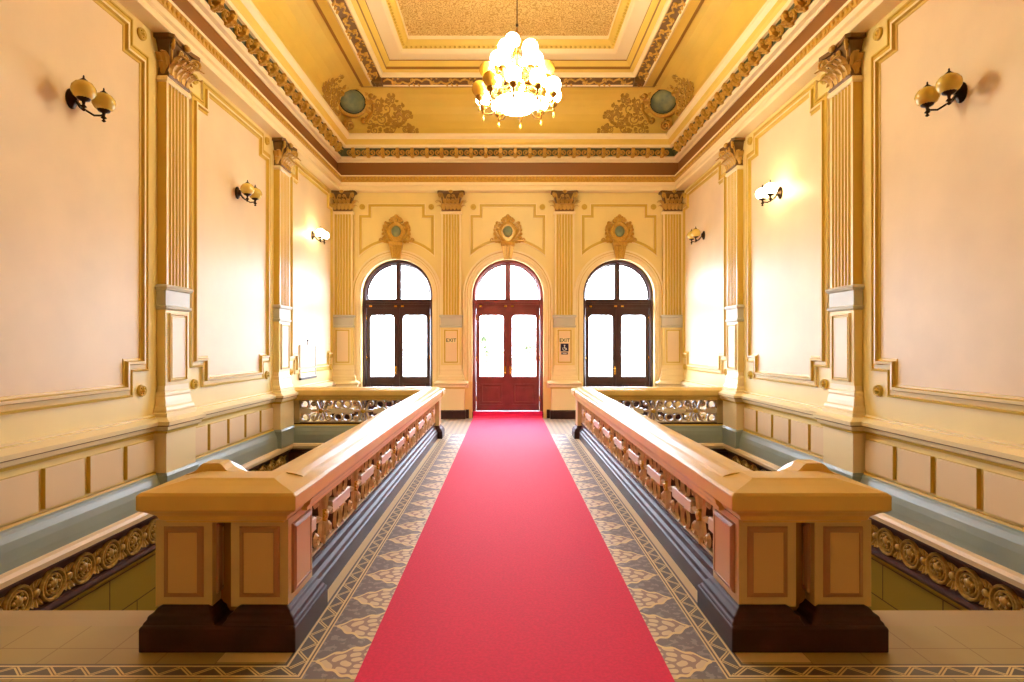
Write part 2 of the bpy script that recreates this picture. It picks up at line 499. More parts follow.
ARCH_X = (-2.43, 0.0, 2.43); AR = 0.78; SPR = 2.70
def back_wall():
    b = MB()
    y0, y1 = YB, YB + 0.35
    edges = [-W - 0.25] + [e for x in ARCH_X for e in (x - AR, x + AR)] + [W + 0.25]
    for i in range(0, len(edges), 2): b.box(edges[i], edges[i + 1], y0, y1, -0.05, 7.5)
    N = 28
    for cx in ARCH_X:
        arc = [(cx + AR * cos(PI * k / N), SPR + AR * sin(PI * k / N)) for k in range(N + 1)]
        for k in range(N):
            (a, za), (c, zc) = arc[k], arc[k + 1]
            vs = [(a, y0, za), (c, y0, zc), (c, y0, 7.5), (a, y0, 7.5), (a, y1, za), (c, y1, zc), (c, y1, 7.5), (a, y1, 7.5)]
            b.add(vs, [(0, 1, 2, 3), (4, 7, 6, 5), (0, 4, 5, 1)])
    w = b.build('wall_back', 'field')
    tag(w, 'end wall with three tall arched openings and cartouches above them', 'wall', kind='structure')
    for cx in ARCH_X:
        # moulding round each arch
        path = [(cx + AR, 0.80)] + [(cx + AR * cos(PI * k / 32), SPR + AR * sin(PI * k / 32)) for k in range(33)] + [(cx - AR, 0.80)]
        prof = [(-x, h) for x, h in ((0, 0), (0, 0.02), (0.05, 0.022), (0.06, 0.035), (0.10, 0.035), (0.11, 0.022), (0.15, 0.022), (0.16, 0.05), (0.20, 0.055), (0.205, 0))]
        q = MB(); q.sweep(path, prof, map_back, m=[0, 0, 0, 0, 1, 0, 1, 0, 0])
        q.build('arch_moulding', ['cream', 'ochre'], w)
        # notched panel over the arch
        R2, hx, zt, nx, nz = 1.17, 0.83, 4.69, 0.20, 0.24
        a1 = math.acos(hx / R2)
        arc = [(cx + R2 * cos(a1 + (PI - 2 * a1) * k / 20), SPR + R2 * sin(a1 + (PI - 2 * a1) * k / 20)) for k in range(21)]
        p = list(reversed(arc)) + [(cx + hx, zt - nz), (cx + hx - nx, zt - nz), (cx + hx - nx, zt), (cx - hx + nx, zt), (cx - hx + nx, zt - nz), (cx - hx, zt - nz)]
        q = MB(); q.sweep(p, [(0, 0), (0, 0.02), (0.014, 0.024), (0.02, 0.012), (0.05, 0.012), (0.056, 0.03), (0.072, 0.03), (0.076, 0)], map_back, True, m=[1, 1, 0, 0, 0, 0, 1])
        q.build('panel_moulding', ['ochre', 'cream'], w)
        for sx in (-1, 1): rosette(w, (cx + sx * (hx - 0.075), YB, zt - 0.07), 0)
    # skirting and dado rail pieces between doors and pilasters
    gaps = [(-2.43 + AR + 0.21, -1.55), (-0.915, -AR - 0.07), (AR + 0.07, 0.915), (1.55, 2.43 - AR - 0.21)]
    gaps = [g for g in gaps if g[1] - g[0] > 0.02]
    for a, c in gaps:
        q = MB(); q.box(a, c, YB - 0.05, YB, 0, 0.19); q.build('skirting', 'plinth', w)
        q = MB(); q.sweep([(a, 0), (c, 0)], [(0.66, 0), (0.665, 0.04), (0.70, 0.06), (0.74, 0.09), (0.79, 0.09), (0.82, 0.04), (0.84, 0)], map_back, m=[1, 0, 0, 0, 0, 0])
        q.build('dado_rail', ['cream', 'ochre'], w)
back_wall()

b = MB(); b.box(-W - 0.25, W + 0.25, YF - 0.2, YF, -3.3, 7.5)
tag(b.build('wall_front', 'field'), 'plain cream wall at the near end of the hall', 'wall', kind='structure')

b = MB()
b.box(-W, W, YF, WELL_N, -0.06, 0)
b.box(-WELL_IN, WELL_IN, WELL_N, WELL_F, -0.06, 0)
b.box(-W, W, WELL_F, YB, -0.06, 0)
for cx in ARCH_X: b.box(cx - AR, cx + AR, YB, YB + 0.35, -0.06, 0.0)
tag(b.build('floor', 'floor'), 'patterned tile floor with palmette borders beside the red carpet', 'floor', kind='structure')

b = MB(); b.box(-W, W, YF, YB, -3.35, -3.2)
tag(b.build('floor_lower', 'stone'), 'stone floor of the storey below the stair wells', 'floor', kind='structure')

for sg, nm in ((-1, 'left'), (1, 'right')):
    b = MB()
    b.box(*sorted((sg * WELL_IN, sg * (WELL_IN - 0.22))), WELL_N, WELL_F + 0.22, -3.2, -0.06)
    b.box(*sorted((sg * W, sg * WELL_IN)), WELL_F, WELL_F + 0.22, -3.2, -0.06)
    tag(b.build('wall_stairwell_' + nm, 'block'), 'ochre block wall round the %s stair well below the floor' % nm, 'wall', kind='structure')

# door threshold steps
# ------------------------------------------------------------------ entablature, cornice and ceiling
LOOP = [(-W, YF), (W, YF), (W, YB), (-W, YB)]
def ring(name, prof, mats, m, label, cat):
    q = MB(); q.sweep(LOOP, prof, map_xy, True, m=m)
    o = q.build(name, mats)
    return tag(o, label, cat, kind='structure')
arch = ring('trim_1', [(0, 4.93), (0.19, 4.93), (0.20, 4.955), (0.165, 4.965), (0.16, 5.035), (0.195, 5.05), (0.205, 5.085), (0.215, 5.10), (0.205, 5.23), (0.22, 5.25), (0.11, 5.27), (0, 5.27)],
     ['cream', 'ochre', 'gold'], [0, 0, 1, 0, 0, 0, 0, 2, 0, 0, 0], 'cream architrave moulding with a beaded gold strip round the hall', 'moulding')
frz = ring('trim_2', [(0, 5.25), (0.10, 5.25), (0.105, 5.58), (0, 5.60)], ['red'], 0, 'plain red-brown painted frieze band under the cornice', 'frieze')
corn = ring('trim_3', [(0, 5.56), (0.12, 5.555), (0.14, 5.585), (0.20, 5.595), (0.225, 5.635), (0.215, 5.66), (0.305, 5.80), (0.345, 5.805), (0.352, 5.86), (0.385, 5.90), (0.40, 5.96), (0.455, 6.01), (0.465, 6.055), (0.44, 6.07), (0, 6.07)],
     ['cream', 'green', 'cove'], [0, 0, 0, 0, 0, 1, 0, 0, 2, 2, 0, 0, 0, 0], 'projecting gilded cornice with leaf brackets on green ground round the ceiling', 'cornice')

COVE = [(0.30, 6.06), (0.285, 6.22), (0.29, 6.38), (0.315, 6.52), (0.365, 6.65), (0.44, 6.76), (0.55, 6.84), (0.67, 6.89), (0.80, 6.905)]
CPROF = COVE + [(0.80, 6.875), (0.86, 6.865), (1.05, 6.80), (1.10, 6.755), (1.13, 6.775), (1.30, 6.845), (1.325, 6.83), (1.36, 6.87), (1.365, 6.91), (1.44, 6.935), (1.445, 6.985),
          (1.525, 7.055), (1.53, 7.075), (1.56, 7.08), (1.76, 7.085), (1.77, 7.06), (1.80, 7.075), (1.83, 7.13), (1.89, 7.18), (1.93, 7.235), (1.955, 7.24), (1.965, 7.30)]
cm = [2] * 8 + [0, 1, 2, 2, 0, 0, 3, 0, 0, 1, 1, 1, 2, 1, 0, 0, 0, 0, 0, 1, 2, 0, 0]
cm = [2] * (len(COVE) - 1) + [1, 1, 2, 0, 0, 3, 0, 0, 0, 2, 1, 2, 1, 0, 0, 0, 0, 0, 2, 2, 2, 0]
b = MB(); b.sweep(LOOP, CPROF, map_xy, True, m=cm)
ip = 1.965
b.add([(-W + ip, YF + ip, 7.30), (W - ip, YF + ip, 7.30), (W - ip, YB - ip, 7.30), (-W + ip, YB - ip, 7.30)], [(0, 1, 2, 3)], 4)
b.box(-W - 0.25, W + 0.25, YF - 0.2, YB + 0.35, 7.5, 7.7, 0)
ceil = tag(b.build('ceiling', ['cream', 'ochre_dark', 'cove', 'bronze', 'panelceil']), 'coved golden ceiling with a stepped coffer and gilt centre panel', 'ceiling', kind='structure')

# beads on the architrave strip and in the coffer: pattern in one mesh each
def bead_row(off, z, r, pitch, zs, name, parent, m):
    q = MB()
    pts = []
    y = 2.4
    while y < YB - off - 0.03:
        pts += [(-W + off, y), (W - off, y)]; y += pitch
    x = -W + off + pitch / 2
    while x < W - off: pts.append((x, YB - off)); x += pitch
    for x, y in pts:
        vs = [(x + r, y, z), (x, y + r, z), (x - r, y, z), (x, y - r, z), (x, y, z + r * zs), (x, y, z - r * zs)]
        q.add(vs, [(0, 1, 4), (1, 2, 4), (2, 3, 4), (3, 0, 4), (1, 0, 5), (2, 1, 5), (3, 2, 5), (0, 3, 5)], 0, True)
    return q.build(name, m, parent)
bead_row(0.207, 5.165, 0.032, 0.085, 1.7, 'bead_strip', arch, 'gold')
bead_row(1.86, 7.145, 0.028, 0.09, 1.2, 'bead_strip', ceil, 'ochre')

# leaf brackets of the cornice (one mesh, copied)
def bracket_mesh():
    q = MB()
    prof = [(0.20, 5.63), (0.245, 5.61), (0.30, 5.63), (0.345, 5.685), (0.37, 5.755), (0.35, 5.80), (0.30, 5.80), (0.24, 5.77)]
    f = lambda a, c, s: (s, -a, c)
    q.prism(prof, f, -0.030, 0.030)
    for sx in (-1, 1):
        q.lathe([(0.03, -0.012), (0.034, 0), (0.02, 0.012), (0.001, 0.014)], (sx * 0.034, -0.325, 5.735), 8, 0, Matrix.Rotation(sx * PI / 2, 3, 'Y'))
        q.lathe([(0.022, -0.010), (0.024, 0), (0.012, 0.010), (0.001, 0.012)], (sx * 0.034, -0.25, 5.66), 8, 0, Matrix.Rotation(sx * PI / 2, 3, 'Y'))
        # scroll lying on the green ground beside the bracket
        g = lambda s, t, h: (s, -(0.268 + 0.49 * t + 0.87 * h), 5.73 + 0.87 * t - 0.49 * h)
        pts = [(0.03, -0.07), (0.075, -0.075)] + spiral(0.088, -0.005, 0.058, 0.014, -PI * 0.5, PI * 1.7, 14)
        q.sweep([(sx * a, b_) for a, b_ in pts], RELIEF(0.026, 0.035), g)
        q.ball(g(sx * 0.088, -0.005, 0.015), 0.016, 6)
    for k in range(2):
        q.leaf((0.0, -(0.25 + 0.055 * k), 5.612 + 0.03 * k), (0, -0.5, -0.85), (0, -0.85, 0.5), 0.11, 0.085, 0.9)
    return q
brk0 = bracket_mesh().build('leaf_bracket', 'gold', corn)
first = True
def put_bracket(loc, rz):
    global first
    if first: o = brk0; first = False
    else: o = brk0.copy(); COL.objects.link(o); o.parent = corn
    o.location = loc; o.rotation_euler = (0, 0, rz)
y = 4.2
while y < YB - 0.4:
    put_bracket((-W, y, 0), PI / 2); put_bracket((W, y, 0), -PI / 2); y += 0.33
x = -W + 0.50
n = 21; step = (2 * W - 1.0) / n
for i in range(n + 1): put_bracket((-W + 0.5 + step * i, YB, 0), 0)

# foliage band of the coffer: scroll relief following the three visible runs
def foliage_band():
    q = MB()
    def run(fn, s0, s1, sl):
        L = 0.36; n = int((s1 - s0) / L); L = (s1 - s0) / n
        for i in range(n):
            c = s0 + L * (i + 0.5); g = 1 if i % 2 else -1
            pa = [(c - L / 2 + L * k / 10, g * 0.05 * sin(PI * (k / 10 - 0.5) * 2) ) for k in range(11)]
            q.sweep(pa, RELIEF(0.026, 0.022), fn)
            q.sweep(spiral(c, g * 0.018, 0.052, 0.008, -g * 0.6, g * 6.2, 14), RELIEF(0.020, 0.026), fn)
            q.ball(fn(c, g * 0.018, 0.02), 0.016, 6)
            for k in range(3):
                p = Vector(fn(c + (k - 1) * 0.10, -g * 0.05, 0.01)); o = Vector(fn(c + (k - 1) * 0.10, -g * 0.05, 1.0)) - p
                u = Vector(fn(c + (k - 1) * 0.10 + 0.5, -g * 0.05 - g * 0.6, 0.01)) - p
                q.leaf(p, o, u, 0.07, 0.045, 0.6, n=4)
    sl = (6.845 - 6.775) / 0.17
    zc = lambda t: 6.81 + t * sl
    run(lambda s, t, h: (-W + 1.215 + t, s, zc(t) - h), 3.0, YB - 1.34, sl)
    run(lambda s, t, h: (W - 1.215 - t, s, zc(t) - h), 3.0, YB - 1.34, sl)
    run(lambda s, t, h: (s, YB - 1.215 - t, zc(t) - h), -W + 1.34, W - 1.34, sl)
    return q.build('foliage_band', 'gold', ceil)
foliage_band()
for sg in (-1, 1):
    q = MB(); q.loft(sg * (W - 1.215) - 0.10, sg * (W - 1.215) + 0.10, YB - 1.315, YB - 1.115, [(6.86, 0), (6.75, 0), (6.74, 0.03), (6.755, 0.05), (6.73, 0.08)])
    q.ball((sg * (W - 1.215), YB - 1.215, 6.735), 0.035, 8)
    q.build('corner_block', 'bronze', ceil)

# ------------------------------------------------------------------ stair well trims (skirting, nosing, frieze)
def well_trim(sg, idx):
    path = [(-W, WELL_N), (-W, WELL_F), (-WELL_IN, WELL_F), (-WELL_IN, WELL_N)]
    f = (lambda x, y, z: (x, y, z)) if sg < 0 else (lambda x, y, z: (-x, y, z))
    pth = path
    nm = 'left' if sg < 0 else 'right'
    def strip(name, prof, mats, m, label, cat):
        q = MB(); q.sweep(pth, [(-p, z) for p, z in prof], f, m=m)
        return tag(q.build(name, mats), label, cat, kind='structure')
    strip('trim_%d' % idx, [(0, 0.245), (0.03, 0.245), (0.035, 0.225), (0.055, 0.215), (0.062, 0.19), (0.085, 0.14), (0.098, 0.08), (0.105, 0.0), (0.105, -0.06), (0, -0.06)], ['grey', 'ochre'], [1, 1, 0, 0, 0, 0, 0, 0, 0],
          'blue-grey skirting running round the %s stair well' % nm, 'skirting')
    strip('trim_%d' % (idx + 1), [(0, -0.06), (0.11, -0.06), (0.15, -0.07), (0.165, -0.10), (0.155, -0.145), (0, -0.145)], ['pinkcream'], 0,
          'cream nosing strip under the grey skirting of the %s stair well' % nm, 'moulding')
    fr = strip('trim_%d' % (idx + 2), [(0, -0.145), (0.135, -0.145), (0.14, -0.17), (0.10, -0.18), (0.095, -0.205), (0.06, -0.215), (0.055, -0.485), (0.09, -0.49), (0.10, -0.52), (0.085, -0.55), (0, -0.555)], ['maroon'], 0,
          'dark frieze with gilt roundels lining the %s stair well' % nm, 'frieze')
    return fr
def roundel_mesh():
    q = MB()
    f = loc_map
    q.sweep(spiral(0, 0, 0.118, 0.118, 0, 2 * PI, 24), RELIEF(0.030, 0.030), f)
    q.sweep(spiral(0, 0, 0.082, 0.082, 0, 2 * PI, 20), RELIEF(0.022, 0.024), f)
    q.sweep(spiral(0.0, -0.03, 0.045, 0.015, PI, 3.4 * PI, 14), RELIEF(0.016, 0.03), f)
    R = Matrix.Rotation(PI / 2, 3, 'X')
    q.lathe([(0.05, 0), (0.045, 0.02), (0.025, 0.034), (0.001, 0.038)], (0, 0, 0.01), 10, 0, R)
    for k in range(6): q.ball((0.05 * cos(k * PI / 3), -0.02, 0.01 + 0.05 * sin(k * PI / 3)), 0.016, 6)
    # link boss and leaves towards the next roundel
    q.lathe([(0.036, 0), (0.036, 0.02), (0.02, 0.03), (0.001, 0.034)], (0.1675, 0, 0), 10, 0, R)
    for sz in (-1, 1):
        for k in (-1, 0, 1):
            q.leaf((0.1675 + 0.012 * k, -0.006, sz * 0.04), (0, -1, 0), (0.55 * k, 0, sz), 0.09, 0.036, 0.5, n=4)
    return q
rmesh = None
for sg, idx in ((-1, 4), (1, 7)):
    fr = well_trim(sg, idx)
    spots = []
    y = WELL_N + 0.2
    while y < WELL_F - 0.2: spots.append(((sg * (W - 0.057), y, -0.35), PI / 2 if sg < 0 else -PI / 2)); y += 0.335
    x = WELL_IN + 0.25
    while x < W - 0.2: spots.append(((sg * x, WELL_F - 0.057, -0.35), 0)); x += 0.335
    for loc, rz in spots:
        if rmesh is None: o = rmesh = roundel_mesh().build('roundel', 'roundgold')
        else: o = rmesh.copy(); COL.objects.link(o)
        o.parent = fr; o.location = loc; o.rotation_euler = (0, 0, rz)

# ------------------------------------------------------------------ stairs below
for sg in (-1, 1):
    q = MB()
    for k in range(17):
        y0 = WELL_N + 0.30 * k
        z = -0.17 * (k + 1)
        q.box(*sorted((sg * (W - 0.17), sg * 1.86)), y0, y0 + 0.33, max(z - 0.5, -3.2), z)
    o = q.build('staircase', 'stone')
    tag(o, 'stone stair flight going down behind the %s-hand pair of piers' % ('left' if sg < 0 else 'right'), 'staircase')

# ------------------------------------------------------------------ pilasters
def capital(root, MB):
    q = MB()
    z0 = 4.50
    q.loft(-0.20, 0.20, -0.115, 0.0, [(z0, 0), (z0 + 0.02, -0.012), (z0 + 0.04, 0), (z0 + 0.2, 0.005), (z0 + 0.32, -0.02), (z0 + 0.38, -0.045)], 1)
    for i in range(5):
        x = -0.165 + 0.0825 * i
        q.leaf((x, -0.118, z0 + 0.03), (x * 0.8, -1, 0), (0, -0.05, 1), 0.21, 0.078, 1.35)
    for i in range(4):
        x = -0.124 + 0.0825 * i
        q.leaf((x, -0.122, z0 + 0.10), (x * 1.2, -1, 0), (x * 0.3, -0.08, 1), 0.26, 0.074, 1.45)
    for sx in (-1, 1):
        for d, z, L in ((0.06, 0.03, 0.19), (0.09, 0.10, 0.24), (0.03, 0.10, 0.22)):
            q.leaf((sx * 0.20, -d, z0 + z), (sx, -0.2, 0), (0, 0, 1), L, 0.07, 1.3)
        # corner volute, front and side
        c = (sx * 0.225, -0.175, z0 + 0.33)
        dirn = Vector((sx * 0.75, -0.66, 0))
        pts = [(-0.12, -0.16), (-0.085, -0.06)] + spiral(0, 0, 0.062, 0.008, PI * 0.85, -PI * 2.4, 20)
        P3 = [Vector(c) + dirn * a + Vector((0, 0, b_)) for a, b_ in pts]
        q.tube(P3, lambda t: 0.020 - 0.010 * t, 6)
        q.ball(c, 0.024, 8)
        # inner helices
        pts = [(0.09, -0.14), (0.06, -0.05)] + spiral(0, 0, 0.038, 0.006, 0.15 * PI, 2.6 * PI, 14)
        P3 = [Vector((sx * (0.045 + a * 0.9), -0.165, z0 + 0.315 + b_)) for a, b_ in pts]
        q.tube(P3, 0.011, 6)
    q.ball((0, -0.205, z0 + 0.40), 0.035, 8, 0, 1.3)
    for k in range(5):
        a = PI * 0.1 + k * PI * 0.2
        q.ball((0.04 * cos(a), -0.20, z0 + 0.395 + 0.035 * sin(a)), 0.016, 6)
    # abacus with hollow sides
    n = 10
    top = [(-0.29, 0.0), (-0.29, -0.17), (-0.255, -0.21)] + [(-0.23 + 0.46 * k / n, -0.205 + 0.035 * sin(PI * k / n)) for k in range(n + 1)] + [(0.255, -0.21), (0.29, -0.17), (0.29, 0.0)]
    q.prism(top, lambda a, b_, c: (a, b_, c), z0 + 0.385, z0 + 0.43, 1)
    return q.build('capital', ['capgold', 'bronze'], root)

def around(x, d):   # path round three sides of a pilaster, left normal pointing outwards
    return [(x, 0), (x, -d), (-x, -d), (-x, 0)][::-1]

MB0 = MB
def make_pilaster(dark):
    root = empty('pilaster', (0, 0, 0))
    def U(name, hx, d, prof, mats, m=0):
        q = MB()
        p = [(-hx, 0), (-hx, -d), (hx, -d), (hx, 0)]
        q.sweep(p, [(-o, z) for o, z in prof], map_xy, m=m)
        return q.build(name, mats, root)
    zb = 0.19 if dark else 0.236
    class MB(MB0):
        def build(s, *a, **k):
            s.v = [(x, min(y, -0.002), z) for x, y, z in s.v]
            return MB0.build(s, *a, **k)
    lo = 0.0 if dark else -0.06
    q = MB(); q.loft(-0.31, 0.31, -0.165, 0, [(lo, 0), (zb - 0.03, 0), (zb, 0.02)])
    q.build('plinth', 'plinth' if dark else 'grey', root)
    q = MB(); q.box(-0.285, 0.285, -0.14, 0, zb, 0.66); q.build('dado_block', 'cream', root)
    U('dado_cap', 0.285, 0.14, [(0, 0.655), (0.018, 0.66), (0.022, 0.685), (0.045, 0.70), (0.05, 0.735), (0.075, 0.75), (0.08, 0.79), (0.05, 0.805), (0.01, 0.83), (-0.2, 0.83)], ['cream', 'ochre', 'ochre_dark'], [1, 1, 0, 0, 2, 0, 0, 0, 0])
    q = MB(); q.loft(-0.29, 0.29, -0.15, 0.05, [(0.83, 0), (0.87, 0), (0.875, 0.015), (0.90, 0.012), (0.93, 0.02), (0.945, 0.035), (0.99, 0.04), (1.04, 0.05), (1.06, 0.045), (1.09, 0.048), (1.10, 0.058), (1.16, 0.06)])
    q.build('base', 'cream', root)
    q = MB(); q.box(-0.225, 0.225, -0.095, 0, 1.16, 1.985); q.build('pedestal', 'field', root)
    q = MB()
    p = [(-0.165, 1.20), (0.165, 1.20), (0.165, 1.945), (-0.165, 1.945)]
    q.sweep(p, [(0, 0.0), (0, 0.02), (0.012, 0.024), (0.018, 0.010), (0.034, 0.010), (0.04, 0.016), (0.05, 0.016)], lambda s, z, d: (s, -0.095 - d, z), True, m=[0, 0, 1, 1, 1, 0])
    q.prism([(-0.118, 1.247), (0.118, 1.247), (0.118, 1.898), (-0.118, 1.898)], lambda s, z, d: (s, -0.095 - d, z), 0, 0.014, 2)
    q.build('pedestal_panel', ['cream', 'ochre', 'pinkcream'], root)
    q = MB(); q.loft(-0.25, 0.25, -0.12, 0.04, [(1.98, 0.02), (1.995, 0.005), (2.02, 0.0), (2.03, 0.018), (2.19, 0.018), (2.20, 0.0), (2.225, -0.012), (2.24, -0.008), (2.255, 0.02)])
    q.build('grey_band', 'greyband', root)
    # fluted shaft
    q = MB()
    hx, d = 0.215, 0.10
    poly = [(-hx, 0.0), (-hx, -d)]
    nf, fw, gap = 6, 0.049, 0.0120
    x = -(nf * fw + (nf - 1) * gap) / 2
    marks = []
    for k in range(nf):
        poly.append((x, -d)); marks.append(len(poly) - 1)
        for j in range(1, 6): poly.append((x + fw * j / 6, -d + 0.020 * sin(PI * j / 6)))
        poly.append((x + fw, -d)); x += fw + gap
    poly += [(hx, -d), (hx, 0.0)]
    n = len(poly); vs = [(a, b_, 2.25) for a, b_ in poly] + [(a, b_, 4.46) for a, b_ in poly]
    fs = []; ms = []
    for i in range(n):
        j = (i + 1) % n; fs.append((i, j, n + j, n + i))
        ms.append(1 if any(mk <= i < mk + 6 for mk in marks) or i in (0, n - 2) else 0)
    fs += [tuple(range(n)), tuple(range(2 * n - 1, n - 1, -1))]; ms += [0, 0]
    q.add(vs, fs, ms)
    q.build('fluted_shaft', ['cream', 'ochre'], root)
    q = MB(); q.loft(-0.235, 0.235, -0.12, 0.02, [(4.44, 0.015), (4.455, 0.0), (4.48, 0.0), (4.505, 0.012)]); q.build('necking', 'cream', root)
    capital(root, MB)
    return root
pil_side = make_pilaster(False)
tag(pil_side, 'fluted cream pilaster with gilt capital on the left wall, nearest the camera', 'pilaster', 'fluted pilasters with gilt capitals')
pil_side.location = (-W, PIL_Y[0], 0); pil_side.rotation_euler = (0, 0, PI / 2)
for sg, y, lab in ((-1, PIL_Y[1], 'farther fluted pilaster on the left wall, where the left balustrade meets it'),
                   (1, PIL_Y[0], 'fluted cream pilaster with gilt capital on the right wall, nearest the camera'),
                   (1, PIL_Y[1], 'farther fluted pilaster on the right wall, where the right balustrade meets it')):
    c = copy_tree(pil_side); c.location = (sg * W, y, 0); c.rotation_euler = (0, 0, PI / 2 if sg < 0 else -PI / 2); c['label'] = lab
pil_back = make_pilaster(True)
tag(pil_back, 'fluted pilaster with gilt capital in the left corner of the end wall', 'pilaster', 'fluted pilasters with gilt capitals')
pil_back.location = (-3.585, YB, 0)
for x, lab in ((-1.23, 'fluted pilaster of the end wall between the left arch and the central doors'),
               (1.23, 'fluted pilaster of the end wall between the central doors and the right arch'),
               (3.585, 'fluted pilaster with gilt capital in the right corner of the end wall')):
    c = copy_tree(pil_back); c.location = (x, YB, 0); c['label'] = lab

# ------------------------------------------------------------------ doors in the arches
def make_door(idx, cx, wood, label, central):
    root = empty('door_%d' % idx, (cx, YB + 0.22, 0))
    tag(root, label, 'door', kind='structure')
    y0, y1 = -0.06, 0.06
    A = AR + 0.005
    q = MB()
    path = [(A, 0.0)] + [(A * cos(PI * k / 32), SPR + A * sin(PI * k / 32)) for k in range(33)] + [(-A, 0.0)]
    q.sweep(path, [(0, -0.07), (0, 0.07), (0.02, 0.085), (0.055, 0.085), (0.075, 0.06), (0.085, -0.07)], lambda s, z, d: (s, -d, z), cprof=True)
    q.build('door_frame', wood, root)
    q = MB(); q.box(-A + 0.07, A - 0.07, y0 - 0.02, y1, 2.50, 2.60); q.box(-A + 0.07, A - 0.07, y0 - 0.045, y1, 2.535, 2.575); q.box(-A + 0.07, A - 0.07, y0 + 0.01, y1, 2.42, 2.51)
    q.build('transom', wood, root)
    q = MB(); q.box(-0.035, 0.035, y0, y1 - 0.02, 2.60, SPR + A - 0.07); q.build('fanlight_mullion', wood, root)
    # thin inner ring of the fanlight
    q = MB()
    R = A - 0.085
    for sx in (-1, 1):
        a0, a1 = (math.asin(max(-1, (2.60 - SPR) / R)), PI / 2 - 0.035 / R)
        pts = [(R * cos(a0 + (a1 - a0) * k / 14), SPR + R * sin(a0 + (a1 - a0) * k / 14)) for k in range(15)] + [(0.035, 2.60)]
        pts = [(sx * a, z) for a, z in pts]
        if sx < 0: pts = pts[::-1]
        q.sweep(pts, [(0, -0.03), (0, 0.03), (0.025, 0.02), (0.028, -0.02)], lambda s, z, d: (s, -d, z), True, cprof=True)
    q.build('fanlight_bead', wood, root)
    q = MB()
    pts = [(R * cos(PI * k / 24), SPR + R * sin(PI * k / 24)) for k in range(25)] + [(-R, 2.60), (R, 2.60)]
    q.add([(a, 0.0, z) for a, z in pts], [tuple(range(len(pts)))])
    q.build('fanlight_glass', 'glass', root)
    zb = 0.14 if central else 0.01
    for sx in (-1, 1):
        leaf_ = empty('door_leaf', (0, 0, 0)); leaf_.parent = root
        xo = A - 0.085
        def bx(q, a, c, z0, z1, ya=-0.03, yb=0.03): q.box(min(sx * a, sx * c), max(sx * a, sx * c), ya, yb, z0, z1)
        q = MB()
        bx(q, 0.004, 0.10, zb, 2.42); bx(q, xo - 0.075, xo, zb, 2.42)
        bx(q, 0.10, xo - 0.075, 2.26, 2.42); bx(q, 0.10, xo - 0.075, 0.76, 0.90); bx(q, 0.10, xo - 0.075, zb, 0.28)
        # rounded upper corners of the glass opening
        g0, g1 = 0.10, xo - 0.075; r = 0.07
        for cx_, s2 in ((g0, 1), (g1, -1)):
            poly = [(cx_, 2.26), (cx_, 2.26 - r)] + [(cx_ + s2 * (r - r * cos(PI / 2 * k / 6)), 2.26 - r + r * sin(PI / 2 * k / 6)) for k in range(1, 7)]
            q.prism([(sx * a, z) for a, z in poly], lambda a, z, c: (a, c, z), -0.03, 0.03)
        (q.box(-0.03, 0.03, -0.05, -0.028, zb, 2.42) if sx > 0 else None)
        q.build('leaf_frame', wood, leaf_)
        q = MB()
        bx(q, 0.10, xo - 0.075, 0.28, 0.76, -0.012, 0.012)
        a_, c_ = sorted((sx * 0.125, sx * (xo - 0.10)))
        q.sweep([(a_, 0.305), (c_, 0.305), (c_, 0.735), (a_, 0.735)], [(0, 0.012), (0, 0.03), (0.02, 0.034), (0.04, 0.02), (0.045, 0.012)], lambda s, z, d: (s, -d, z), True)
        a_, c_ = a_ + 0.085, c_ - 0.085
        q.prism([(a_, 0.39), (c_, 0.39), (c_, 0.65), (a_, 0.65)], lambda s, z, d: (s, -d, z), 0.0, 0.024)
        q.build('lower_panel', wood, leaf_)
        q = MB()
        a_, c_ = sorted((sx * 0.10, sx * (xo - 0.075)))
        q.add([(a_, 0.0, 0.90), (c_, 0.0, 0.90), (c_, 0.0, 2.26), (a_, 0.0, 2.26)], [(0, 1, 2, 3)])
        q.build('glass_pane', 'glass', leaf_)
        if sx < 0 or central:
            q = MB(); hx = sx * 0.055
            q.box(hx - 0.018, hx + 0.018, -0.062, -0.03, 0.95, 1.13)
            q.tube([(hx, -0.06, 1.08), (hx, -0.10, 1.08), (hx - 0.10 * (1 if sx < 0 else -1), -0.105, 1.075)], 0.010, 8)
            q.ball((hx, -0.075, 0.99), 0.014, 8)
            q.build('door_handle', 'brass', leaf_)
        q = MB()
        for z in (0.35, 1.25, 2.15): q.tube([(sx * (xo + 0.004), -0.04, z), (sx * (xo + 0.004), -0.04, z + 0.11)], 0.012, 8)
        q.build('hinge', 'brass', leaf_)
    q = MB()
    for x in (-0.6, -0.05, 0.10): q.box(x - 0.03, x + 0.03, -0.10, -0.03, 2.44, 2.475)
    q.build('bolt_keeper', 'brass', root)
    if central:
        q = MB(); q.box(-A, A, -0.17, 0.10, 0.0, 0.125); q.build('threshold', 'plinth', root)
    return root
make_door(1, -2.43, 'darkwood', 'dark brown arched double glazed doors in the left-hand arch', False)
make_door(2, 0.0, 'mahogany', 'red mahogany arched double doors at the end of the carpet', True)
make_door(3, 2.43, 'darkwood', 'dark brown arched double glazed doors in the right-hand arch', False)

